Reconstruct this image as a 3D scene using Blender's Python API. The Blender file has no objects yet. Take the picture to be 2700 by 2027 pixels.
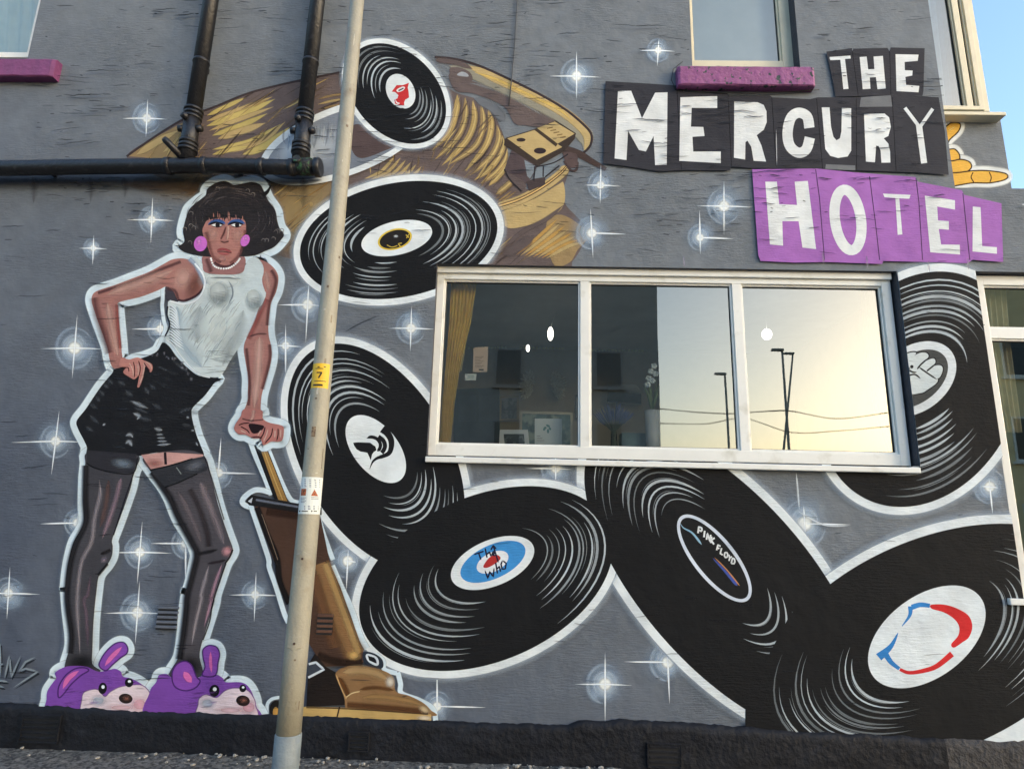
import bpy, bmesh, math, random
from mathutils import Vector, Matrix
from mathutils.noise import noise as pnoise
random.seed(7)
R = math.radians
scene = bpy.context.scene
col = scene.collection

# ------------------------------------------------------------------ camera
F_SRC = 1647.8                      # focal length in photograph pixels (2700 wide)
CAM = Vector((0.0, -4.15, 1.40))
YAW, PITCH, ROLL = R(-1.3536), R(12.6449), R(1.4514)
_f = Vector((math.sin(YAW)*math.cos(PITCH), math.cos(YAW)*math.cos(PITCH), math.sin(PITCH)))
_r = Vector((math.cos(YAW), -math.sin(YAW), 0))
_u = _r.cross(_f)
CR = math.cos(ROLL)*_r + math.sin(ROLL)*_u
CU = -math.sin(ROLL)*_r + math.cos(ROLL)*_u
CF = _f
cam_d = bpy.data.cameras.new('camera')
cam = bpy.data.objects.new('camera', cam_d)
col.objects.link(cam)
cam.matrix_world = Matrix((
    (CR.x, CU.x, -CF.x, CAM.x), (CR.y, CU.y, -CF.y, CAM.y),
    (CR.z, CU.z, -CF.z, CAM.z), (0, 0, 0, 1)))
cam_d.sensor_fit = 'HORIZONTAL'
cam_d.sensor_width = 36.0
cam_d.lens = 36.0*F_SRC/2700.0
cam_d.clip_start = 0.05
cam_d.clip_end = 2000
scene.camera = cam

# ------------------------------------------------------------------ sky, sun, exposure
SUN_EL, SUN_AZ = 8.0, 125.0         # azimuth: degrees from +Y (into the wall) towards +X
w = bpy.data.worlds.new('World')
scene.world = w
w.use_nodes = True
nt = w.node_tree
sky = nt.nodes.new('ShaderNodeTexSky')
sky.sky_type = 'NISHITA'
sky.sun_disc = False
sky.sun_elevation = R(SUN_EL)
sky.sun_rotation = R(SUN_AZ)
sky.altitude = 10
sky.air_density = 1.0
sky.dust_density = 3.4
sky.ozone_density = 2.2
bg = nt.nodes['Background']
bg.inputs[1].default_value = 0.15
nt.links.new(sky.outputs[0], bg.inputs[0])
sd = bpy.data.lights.new('sun', 'SUN')
sd.energy = 0.3
sd.angle = R(22)
sd.color = (1.0, 0.96, 0.91)
sun = bpy.data.objects.new('sun', sd)
col.objects.link(sun)
to_sun = Vector((math.sin(R(SUN_AZ))*math.cos(R(SUN_EL)), math.cos(R(SUN_AZ))*math.cos(R(SUN_EL)), math.sin(R(SUN_EL))))
sun.rotation_euler = to_sun.to_track_quat('Z', 'Y').to_euler()
sun.location = to_sun*30
vs = scene.view_settings
vs.view_transform = 'Standard'
vs.look = 'None'
vs.exposure = 2.5
vs.gamma = 1.0
vs.use_curve_mapping = False
scene.render.engine = 'CYCLES'
scene.cycles.transparent_max_bounces = 48
scene.cycles.max_bounces = 6
scene.cycles.use_denoising = True

# ------------------------------------------------------------------ helpers
def lin(c):
    c = c/255.0
    return c/12.92 if c <= 0.04045 else ((c+0.055)/1.055)**2.4
def S(r, g, b, k=1.0):
    return (lin(r)*k, lin(g)*k, lin(b)*k)

def tagg(o, label=None, cat=None, group=None, kind=None):
    if label: o['label'] = label
    if cat: o['category'] = cat
    if group: o['group'] = group
    if kind: o['kind'] = kind
    return o
def empty(name, loc=(0, 0, 0), parent=None):
    o = bpy.data.objects.new(name, None)
    o.empty_display_size = 0.2
    col.objects.link(o)
    o.location = loc
    if parent: o.parent = parent
    return o

def pix(p, y=0.0):
    """photograph pixel -> (X, Z) on the vertical plane at depth y"""
    d = CR*((p[0]-1350.0)/F_SRC) - CU*((p[1]-1013.5)/F_SRC) + CF
    t = (y-CAM.y)/d.y
    q = CAM + d*t
    return (q.x, q.z)
def pix3(p, y=0.0):
    x, z = pix(p, y)
    return Vector((x, y, z))

# tracing frames: enlargements of the photograph the outlines were read from
def tile(n):
    x0 = 900*((n-1) % 3); y0 = 676*((n-1)//3)
    return lambda *P: [(x0+P[i]*0.40706, y0+P[i+1]*0.40706) for i in range(0, len(P), 2)]
def quad(x0, y0):
    return lambda *P: [(x0+P[i]*0.25, y0+P[i+1]*0.25) for i in range(0, len(P), 2)]
T1, T2, T3, T4, T5, T6, T7, T8, T9 = [tile(i) for i in range(1, 10)]
ZA, ZB, ZC, ZD = quad(430, 460), quad(220, 670), quad(180, 900), quad(600, 1060)
ZE, ZF, ZG, ZH = quad(150, 1190), quad(110, 1530), quad(680, 1500), quad(1150, 130)
ZI, ZJ, ZK, ZL = quad(2147, 700), quad(2147, 1300), quad(1150, 830), quad(0, 1612)
ZM, ZN = quad(400, 200), quad(680, 920)
def OV(*P): return [(P[i]*1.2206, P[i+1]*1.2206) for i in range(0, len(P), 2)]

# ------------------------------------------------------------------ materials
MATS = {}
def wall_relief(nt, strength=0.5):
    """brushed render with fine horizontal furrows, in world space"""
    geo = nt.nodes.new('ShaderNodeNewGeometry')
    mp = nt.nodes.new('ShaderNodeMapping')
    mp.inputs['Scale'].default_value = (9, 9, 60)
    nt.links.new(geo.outputs['Position'], mp.inputs['Vector'])
    n1 = nt.nodes.new('ShaderNodeTexNoise')
    n1.inputs['Scale'].default_value = 1.6
    n1.inputs['Detail'].default_value = 6
    n1.inputs['Roughness'].default_value = 0.65
    nt.links.new(mp.outputs[0], n1.inputs['Vector'])
    n2 = nt.nodes.new('ShaderNodeTexNoise')
    n2.inputs['Scale'].default_value = 55
    n2.inputs['Detail'].default_value = 4
    nt.links.new(geo.outputs['Position'], n2.inputs['Vector'])
    add = nt.nodes.new('ShaderNodeMath'); add.operation = 'MULTIPLY_ADD'
    nt.links.new(n2.outputs[0], add.inputs[0]); add.inputs[1].default_value = 0.35
    nt.links.new(n1.outputs[0], add.inputs[2])
    # furrows come and go in patches, with broad trowel undulation underneath
    nm = nt.nodes.new('ShaderNodeTexNoise'); nm.inputs['Scale'].default_value = 1.5; nm.inputs['Detail'].default_value = 4
    nt.links.new(geo.outputs['Position'], nm.inputs['Vector'])
    mm = nt.nodes.new('ShaderNodeMapRange'); mm.inputs[1].default_value = 0.42; mm.inputs[2].default_value = 0.62
    mm.inputs[3].default_value = 0.15; mm.inputs[4].default_value = 1.0
    nt.links.new(nm.outputs[0], mm.inputs[0])
    m1 = nt.nodes.new('ShaderNodeMath'); m1.operation = 'MULTIPLY'
    nt.links.new(add.outputs[0], m1.inputs[0]); nt.links.new(mm.outputs[0], m1.inputs[1])
    nb = nt.nodes.new('ShaderNodeTexNoise'); nb.inputs['Scale'].default_value = 7; nb.inputs['Detail'].default_value = 3
    nt.links.new(geo.outputs['Position'], nb.inputs['Vector'])
    m2 = nt.nodes.new('ShaderNodeMath'); m2.operation = 'MULTIPLY_ADD'
    nt.links.new(nb.outputs[0], m2.inputs[0]); m2.inputs[1].default_value = 1.3; nt.links.new(m1.outputs[0], m2.inputs[2])
    b = nt.nodes.new('ShaderNodeBump')
    b.inputs['Strength'].default_value = strength
    b.inputs['Distance'].default_value = 0.012
    nt.links.new(m2.outputs[0], b.inputs['Height'])
    # tone follows the furrows only inside those patches
    tn = nt.nodes.new('ShaderNodeMix'); tn.data_type = 'FLOAT'
    nt.links.new(mm.outputs[0], tn.inputs[0]); tn.inputs[2].default_value = 0.58; nt.links.new(n1.outputs[0], tn.inputs[3])
    return geo, tn, n2, b

def paint_material():
    m = bpy.data.materials.new('mural_paint'); m.use_nodes = True
    nt = m.node_tree; L = nt.links
    bs = nt.nodes['Principled BSDF']
    out = nt.nodes['Material Output']
    at = nt.nodes.new('ShaderNodeAttribute'); at.attribute_name = 'Col'
    geo, n1, n2, b = wall_relief(nt, 0.55)
    n3 = nt.nodes.new('ShaderNodeTexNoise'); n3.inputs['Scale'].default_value = 5; n3.inputs['Detail'].default_value = 5
    L.new(geo.outputs['Position'], n3.inputs['Vector'])
    r1 = nt.nodes.new('ShaderNodeMapRange')
    r1.inputs[1].default_value = 0.3; r1.inputs[2].default_value = 0.7
    r1.inputs[3].default_value = 0.86; r1.inputs[4].default_value = 1.1
    L.new(n3.outputs[0], r1.inputs[0])
    r2 = nt.nodes.new('ShaderNodeMapRange')
    r2.inputs[1].default_value = 0.28; r2.inputs[2].default_value = 0.6
    r2.inputs[3].default_value = 0.86; r2.inputs[4].default_value = 1.02
    L.new(n1.outputs[0], r2.inputs[0])
    mu = nt.nodes.new('ShaderNodeMath'); mu.operation = 'MULTIPLY'
    L.new(r1.outputs[0], mu.inputs[0]); L.new(r2.outputs[0], mu.inputs[1])
    vm = nt.nodes.new('ShaderNodeVectorMath'); vm.operation = 'SCALE'
    L.new(at.outputs['Color'], vm.inputs[0]); L.new(mu.outputs[0], vm.inputs['Scale'])
    L.new(vm.outputs[0], bs.inputs['Base Color'])
    bs.inputs['Roughness'].default_value = 0.75
    bs.inputs['Specular IOR Level'].default_value = 0.16
    L.new(b.outputs[0], bs.inputs['Normal'])
    tr = nt.nodes.new('ShaderNodeBsdfTransparent')
    mx = nt.nodes.new('ShaderNodeMixShader')
    L.new(at.outputs['Alpha'], mx.inputs[0]); L.new(tr.outputs[0], mx.inputs[1]); L.new(bs.outputs[0], mx.inputs[2])
    L.new(mx.outputs[0], out.inputs[0])
    return m

def mat(name, c, rough=0.5, var=0.12, scale=8.0, bump=0.0, bscale=40.0, metal=0.0, spec=0.5, c2=None, thr=(0.45, 0.6)):
    """procedural material: colour with broken-up variation, optional second colour in patches, optional relief"""
    if name in MATS: return MATS[name]
    m = bpy.data.materials.new(name); m.use_nodes = True
    nt = m.node_tree; L = nt.links; bs = nt.nodes['Principled BSDF']
    geo = nt.nodes.new('ShaderNodeNewGeometry')
    n = nt.nodes.new('ShaderNodeTexNoise'); n.inputs['Scale'].default_value = scale; n.inputs['Detail'].default_value = 6
    n.inputs['Roughness'].default_value = 0.6
    L.new(geo.outputs['Position'], n.inputs['Vector'])
    rp = nt.nodes.new('ShaderNodeValToRGB')
    e = rp.color_ramp.elements
    lo = tuple(v*(1-var) for v in c); hi = tuple(min(1, v*(1+var)) for v in c)
    e[0].position = 0.3; e[0].color = lo+(1,)
    e[1].position = 0.7; e[1].color = hi+(1,)
    L.new(n.outputs[0], rp.inputs[0])
    outc = rp.outputs[0]
    if c2:
        n4 = nt.nodes.new('ShaderNodeTexNoise'); n4.inputs['Scale'].default_value = scale*1.7; n4.inputs['Detail'].default_value = 8
        L.new(geo.outputs['Position'], n4.inputs['Vector'])
        mr = nt.nodes.new('ShaderNodeMapRange'); mr.inputs[1].default_value = thr[0]; mr.inputs[2].default_value = thr[1]
        L.new(n4.outputs[0], mr.inputs[0])
        mi = nt.nodes.new('ShaderNodeMix'); mi.data_type = 'RGBA'
        L.new(mr.outputs[0], mi.inputs[0]); L.new(outc, mi.inputs[6]); mi.inputs[7].default_value = c2+(1,)
        outc = mi.outputs[2]
    L.new(outc, bs.inputs['Base Color'])
    bs.inputs['Roughness'].default_value = rough
    bs.inputs['Metallic'].default_value = metal
    bs.inputs['Specular IOR Level'].default_value = spec
    if bump:
        n2 = nt.nodes.new('ShaderNodeTexNoise'); n2.inputs['Scale'].default_value = bscale; n2.inputs['Detail'].default_value = 5
        L.new(geo.outputs['Position'], n2.inputs['Vector'])
        b = nt.nodes.new('ShaderNodeBump'); b.inputs['Strength'].default_value = bump; b.inputs['Distance'].default_value = 0.02
        L.new(n2.outputs[0], b.inputs['Height']); L.new(b.outputs[0], bs.inputs['Normal'])
    MATS[name] = m
    return m

def wall_material():
    m = bpy.data.materials.new('grey_painted_render'); m.use_nodes = True
    nt = m.node_tree; L = nt.links; bs = nt.nodes['Principled BSDF']
    geo, n1, n2, b = wall_relief(nt, 0.8)
    sx = nt.nodes.new('ShaderNodeSeparateXYZ'); L.new(geo.outputs['Position'], sx.inputs[0])
    # two batches of grey masonry paint: blue-grey round the figure, warmer mid grey to the right
    nn = nt.nodes.new('ShaderNodeTexNoise'); nn.inputs['Scale'].default_value = 0.9; nn.inputs['Detail'].default_value = 5
    L.new(geo.outputs['Position'], nn.inputs['Vector'])
    # (the darker batch was used low down on the left, round the figure)
    a0 = nt.nodes.new('ShaderNodeMath'); a0.operation = 'MULTIPLY_ADD'
    L.new(sx.outputs[2], a0.inputs[0]); a0.inputs[1].default_value = 0.55
    a1 = nt.nodes.new('ShaderNodeMath'); a1.operation = 'MULTIPLY'
    L.new(sx.outputs[0], a1.inputs[0]); a1.inputs[1].default_value = 0.42; L.new(a1.outputs[0], a0.inputs[2])
    a = nt.nodes.new('ShaderNodeMath'); a.operation = 'MULTIPLY_ADD'
    L.new(nn.outputs[0], a.inputs[0]); a.inputs[1].default_value = 1.5; L.new(a0.outputs[0], a.inputs[2])
    mr = nt.nodes.new('ShaderNodeMapRange'); mr.inputs[1].default_value = -0.1; mr.inputs[2].default_value = 2.3
    L.new(a.outputs[0], mr.inputs[0])
    mi = nt.nodes.new('ShaderNodeMix'); mi.data_type = 'RGBA'
    L.new(mr.outputs[0], mi.inputs[0])
    mi.inputs[6].default_value = S(80, 88, 103)+(1,); mi.inputs[7].default_value = S(112, 118, 124)+(1,)
    r2 = nt.nodes.new('ShaderNodeMapRange')
    r2.inputs[1].default_value = 0.3; r2.inputs[2].default_value = 0.6; r2.inputs[3].default_value = 0.78; r2.inputs[4].default_value = 1.05
    L.new(n1.outputs[0], r2.inputs[0])
    n5 = nt.nodes.new('ShaderNodeTexNoise'); n5.inputs['Scale'].default_value = 6; n5.inputs['Detail'].default_value = 6
    L.new(geo.outputs['Position'], n5.inputs['Vector'])
    r3 = nt.nodes.new('ShaderNodeMapRange')
    r3.inputs[1].default_value = 0.3; r3.inputs[2].default_value = 0.7; r3.inputs[3].default_value = 0.88; r3.inputs[4].default_value = 1.1
    L.new(n5.outputs[0], r3.inputs[0])
    mu = nt.nodes.new('ShaderNodeMath'); mu.operation = 'MULTIPLY'
    L.new(r2.outputs[0], mu.inputs[0]); L.new(r3.outputs[0], mu.inputs[1])
    vm = nt.nodes.new('ShaderNodeVectorMath'); vm.operation = 'SCALE'
    L.new(mi.outputs[2], vm.inputs[0]); L.new(mu.outputs[0], vm.inputs['Scale'])
    L.new(vm.outputs[0], bs.inputs['Base Color'])
    bs.inputs['Roughness'].default_value = 0.7
    bs.inputs['Specular IOR Level'].default_value = 0.25
    L.new(b.outputs[0], bs.inputs['Normal'])
    return m

def glass_material(name, fac, tint=(0.92, 0.95, 0.94)):
    m = bpy.data.materials.new(name); m.use_nodes = True
    nt = m.node_tree; L = nt.links; out = nt.nodes['Material Output']
    nt.nodes.remove(nt.nodes['Principled BSDF'])
    tr = nt.nodes.new('ShaderNodeBsdfTransparent'); tr.inputs[0].default_value = tint+(1,)
    gl = nt.nodes.new('ShaderNodeBsdfGlossy'); gl.inputs['Roughness'].default_value = 0.0
    gl.inputs[0].default_value = (0.99, 0.94, 0.82, 1)
    geo = nt.nodes.new('ShaderNodeNewGeometry')
    n = nt.nodes.new('ShaderNodeTexNoise'); n.inputs['Scale'].default_value = 1.1; n.inputs['Detail'].default_value = 1
    L.new(geo.outputs['Position'], n.inputs['Vector'])
    b = nt.nodes.new('ShaderNodeBump'); b.inputs['Strength'].default_value = 0.10; b.inputs['Distance'].default_value = 0.008
    L.new(n.outputs[0], b.inputs['Height']); L.new(b.outputs[0], gl.inputs['Normal'])
    lw = nt.nodes.new('ShaderNodeFresnel'); lw.inputs[0].default_value = 1.5
    ad = nt.nodes.new('ShaderNodeMath'); ad.operation = 'ADD'; ad.use_clamp = True
    L.new(lw.outputs[0], ad.inputs[0]); ad.inputs[1].default_value = fac
    mx = nt.nodes.new('ShaderNodeMixShader')
    L.new(ad.outputs[0], mx.inputs[0]); L.new(tr.outputs[0], mx.inputs[1]); L.new(gl.outputs[0], mx.inputs[2])
    L.new(mx.outputs[0], out.inputs[0])
    return m

PAINT = paint_material()
WALLM = wall_material()
GLASS = glass_material('window_glass', 0.17)
UPVC = mat('white_upvc', S(226, 226, 220), 0.4, 0.05, 5.0, c2=S(198, 196, 184), thr=(.58, .80))
CREAM = mat('cream_paint', S(214, 205, 178), 0.5, 0.06, 6.0)
BLACKP = mat('black_pipe_paint', S(26, 27, 32), 0.42, 0.3, 14, bump=0.25, bscale=50, c2=S(48, 48, 52), thr=(.58, .72))
PURPLE = mat('purple_sill_paint', S(138, 74, 122), 0.6, 0.15, 14, bump=0.5, bscale=30, c2=S(38, 52, 50), thr=(0.60, 0.64))
PURPLE2 = mat('dark_purple_sill_paint', S(118, 60, 104), 0.6, 0.15, 14, bump=0.4, bscale=30)
PLINTHM = mat('black_plinth_paint', S(22, 24, 30), 0.65, 0.3, 7, bump=0.6, bscale=26, spec=.25, c2=S(36, 39, 46), thr=(0.56, 0.75))
DARKREV = mat('dark_reveal_paint', S(62, 63, 70), 0.7, 0.2, 12, bump=0.3)
TARMAC = mat('rough_pavement', S(116, 112, 105), 0.9, 0.55, 26, bump=1.0, bscale=60, c2=S(58, 56, 54), thr=(0.46, 0.60))

# ------------------------------------------------------------------ mesh building
def mesh_obj(name, verts, faces, material, parent=None, smooth=False):
    me = bpy.data.meshes.new(name)
    me.from_pydata(verts, [], faces)
    me.validate()
    me.materials.append(material)
    if smooth:
        for p in me.polygons: p.use_smooth = True
    o = bpy.data.objects.new(name, me)
    col.objects.link(o)
    if parent: o.parent = parent
    return o
def bm_obj(name, bm, material, parent=None, smooth=False):
    me = bpy.data.meshes.new(name)
    bm.to_mesh(me); bm.free()
    me.materials.append(material)
    if smooth:
        for p in me.polygons: p.use_smooth = True
    o = bpy.data.objects.new(name, me)
    col.objects.link(o)
    if parent: o.parent = parent
    return o
def bbox(bm, x0, x1, y0, y1, z0, z1, bev=0.0):
    b2 = bmesh.new()
    bmesh.ops.create_cube(b2, size=1)
    for v in b2.verts:
        v.co = Vector((x0+(v.co.x+.5)*(x1-x0), y0+(v.co.y+.5)*(y1-y0), z0+(v.co.z+.5)*(z1-z0)))
    if bev:
        bmesh.ops.bevel(b2, geom=b2.edges[:], offset=bev, segments=2, affect='EDGES', profile=0.6)
    tmp = bpy.data.meshes.new('tmp'); b2.to_mesh(tmp); b2.free()
    bm.from_mesh(tmp); bpy.data.meshes.remove(tmp)
def box(name, x0, x1, y0, y1, z0, z1, material, parent=None, bev=0.0):
    bm = bmesh.new(); bbox(bm, x0, x1, y0, y1, z0, z1, bev)
    return bm_obj(name, bm, material, parent)
def btube(bm, pts, radii, seg=20, caps=True):
    """tube along a polyline with a radius per point"""
    pts = [Vector(p) for p in pts]
    rings = []
    for i, p in enumerate(pts):
        a = pts[max(0, i-1)]; b = pts[min(len(pts)-1, i+1)]
        d = (b-a).normalized()
        up = Vector((0, 0, 1)) if abs(d.z) < 0.9 else Vector((0, -1, 0))
        u = d.cross(up).normalized(); v = u.cross(d)
        r = radii[i] if isinstance(radii, (list, tuple)) else radii
        rings.append([bm.verts.new(p + r*(math.cos(2*math.pi*k/seg)*u + math.sin(2*math.pi*k/seg)*v)) for k in range(seg)])
    for a, b in zip(rings, rings[1:]):
        for k in range(seg):
            f = bm.faces.new((a[k], a[(k+1) % seg], b[(k+1) % seg], b[k])); f.smooth = True
    if caps:
        bm.faces.new(rings[0][::-1]); bm.faces.new(rings[-1])
def tube(name, pts, radii, material, parent=None, seg=20):
    bm = bmesh.new(); btube(bm, pts, radii, seg)
    bmesh.ops.recalc_face_normals(bm, faces=bm.faces[:])
    return bm_obj(name, bm, material, parent)

# ------------------------------------------------------------------ openings and the wall
YF = 0.055                          # depth of the window frames behind the wall face
W1 = dict(x0=pix((1152, 711))[0], x1=pix((2364, 721))[0], z0=pix((1760, 1215))[1], z1=pix((1760, 706))[1])
W2 = dict(x0=pix((2575, 760))[0], x1=pix((2700, 760))[0]+0.55, z0=pix((2667, 1583))[1], z1=pix((2600, 716))[1])
W3 = dict(x0=pix((1822, 100))[0], x1=pix((2103, 100))[0], z0=pix((1950, 176))[1], z1=pix((1950, 176))[1]+1.35)
W4 = dict(x0=pix((92, 60))[0]-1.1, x1=pix((94, 60))[0], z0=pix((60, 155))[1], z1=pix((60, 155))[1]+1.35)
XC = pix((2490, 300))[0]            # right corner of the upper wall
ZR = pix((2663, 497))[1]            # top of the ground-floor block right of it
XL, XR, ZT = -30.0, 6.5, 7.2
OPEN = [W1, W2, W3, W4]
HOTEL = empty('hotel_building')
tagg(HOTEL, 'grey painted hotel side wall covered by a mural of records and a vacuuming figure', 'building')

def build_wall():
    xs = sorted(set([XL, XR, XC] + [o[k] for o in OPEN for k in ('x0', 'x1')]))
    zs = sorted(set([-0.3, ZT, ZR] + [o[k] for o in OPEN for k in ('z0', 'z1')]))
    bm = bmesh.new(); V = {}
    def v(x, z, y=0.0):
        k = (round(x, 5), round(z, 5), y)
        if k not in V: V[k] = bm.verts.new((x, y, z))
        return V[k]
    for xa, xb in zip(xs, xs[1:]):
        for za, zb in zip(zs, zs[1:]):
            cx, cz = (xa+xb)/2, (za+zb)/2
            if any(o['x0'] < cx < o['x1'] and o['z0'] < cz < o['z1'] for o in OPEN): continue
            if cx > XC and cz > ZR: continue
            bm.faces.new((v(xa, za), v(xb, za), v(xb, zb), v(xa, zb)))
    return bm_obj('wall', bm, WALLM, HOTEL)
build_wall()
# reveals of the openings, dark painted, wall thickness 0.26
for o in OPEN:
    bm = bmesh.new()
    a, b, c, d = o['x0'], o['x1'], o['z0'], o['z1']
    Y = 0.26
    for q in (((a, 0, c), (a, 0, d), (a, Y, d), (a, Y, c)), ((b, 0, d), (b, 0, c), (b, Y, c), (b, Y, d)),
              ((a, 0, d), (b, 0, d), (b, Y, d), (a, Y, d)), ((b, 0, c), (a, 0, c), (a, Y, c), (b, Y, c))):
        bm.faces.new([bm.verts.new(p) for p in q])
    bm_obj('window_reveal', bm, DARKREV, HOTEL)
# corner return and the set-back upper storey on the right, standing on the ground-floor block
YB = 0.42
XS1 = pix((2640, 330), YB)[0]
zs_sill = pix((2560, 296), YB)[1]
BX = (pix((2553, 0), YB)[0]+pix((2598, 293), YB)[0])/2
mesh_obj('corner_return', [(XC, 0.0, ZR), (XC, 0.0, ZT), (XC, 1.2, ZT), (XC, 1.2, ZR)], [(0, 1, 2, 3)], WALLM, HOTEL)
box('set_back_wall', XC-0.2, XS1, YB, YB+0.3, ZR-0.02, zs_sill, WALLM, HOTEL)
box('flat_roof', XC+.003, XR, 0.003, 9.0, ZR-0.12, ZR-0.004, DARKREV, HOTEL)
mesh_obj('rear_wall', [(XL, 9, -.3), (BX, 9, -.3), (BX, 9, ZT), (XL, 9, ZT)], [(0, 1, 2, 3)], WALLM, HOTEL)
mesh_obj('end_wall', [(XL, 0, -.3), (XL, 9, -.3), (XL, 9, ZT), (XL, 0, ZT)], [(0, 1, 2, 3)], WALLM, HOTEL)
mesh_obj('end_wall', [(XR, 0, -.3), (XR, 9, -.3), (XR, 9, ZR), (XR, 0, ZR)], [(0, 1, 2, 3)], WALLM, HOTEL)
mesh_obj('end_wall', [(BX, YB+.31, ZR), (BX, 9, ZR), (BX, 9, ZT), (BX, YB+.31, ZT)], [(0, 1, 2, 3)], WALLM, HOTEL)
mesh_obj('roof', [(XL, 0, ZT), (XC, 0, ZT), (XC, YB, ZT), (BX, YB, ZT), (BX, 9, ZT), (XL, 9, ZT)], [(0, 1, 2, 3, 4, 5)], DARKREV, HOTEL)

# ------------------------------------------------------------------ paint library (all shapes lie on the wall plane)
LAYER = [0.0006]
def cr(pts, closed=False, n=6):
    """Catmull-Rom through the points"""
    if len(pts) < 3: return list(pts)
    out = []
    N = len(pts)
    rng = N if closed else N-1
    for i in range(rng):
        if closed: p0, p1, p2, p3 = pts[(i-1) % N], pts[i], pts[(i+1) % N], pts[(i+2) % N]
        else: p0, p1, p2, p3 = pts[max(i-1, 0)], pts[i], pts[i+1], pts[min(i+2, N-1)]
        for k in range(n):
            t = k/n; t2 = t*t; t3 = t2*t
            out.append(tuple(0.5*((2*p1[j]) + (-p0[j]+p2[j])*t + (2*p0[j]-5*p1[j]+4*p2[j]-p3[j])*t2 + (-p0[j]+3*p1[j]-3*p2[j]+p3[j])*t3) for j in (0, 1)))
    if not closed: out.append(tuple(pts[-1]))
    return out
def ell(c, a, b, th=0, n=72, d0=0, d1=360):
    t = R(th); o = []
    for k in range(n):
        p = R(d0+(d1-d0)*k/(n if d1-d0 >= 360 else n-1))
        x, y = a*math.cos(p), b*math.sin(p)
        o.append((c[0]+x*math.cos(t)-y*math.sin(t), c[1]+x*math.sin(t)+y*math.cos(t)))
    return o

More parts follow.
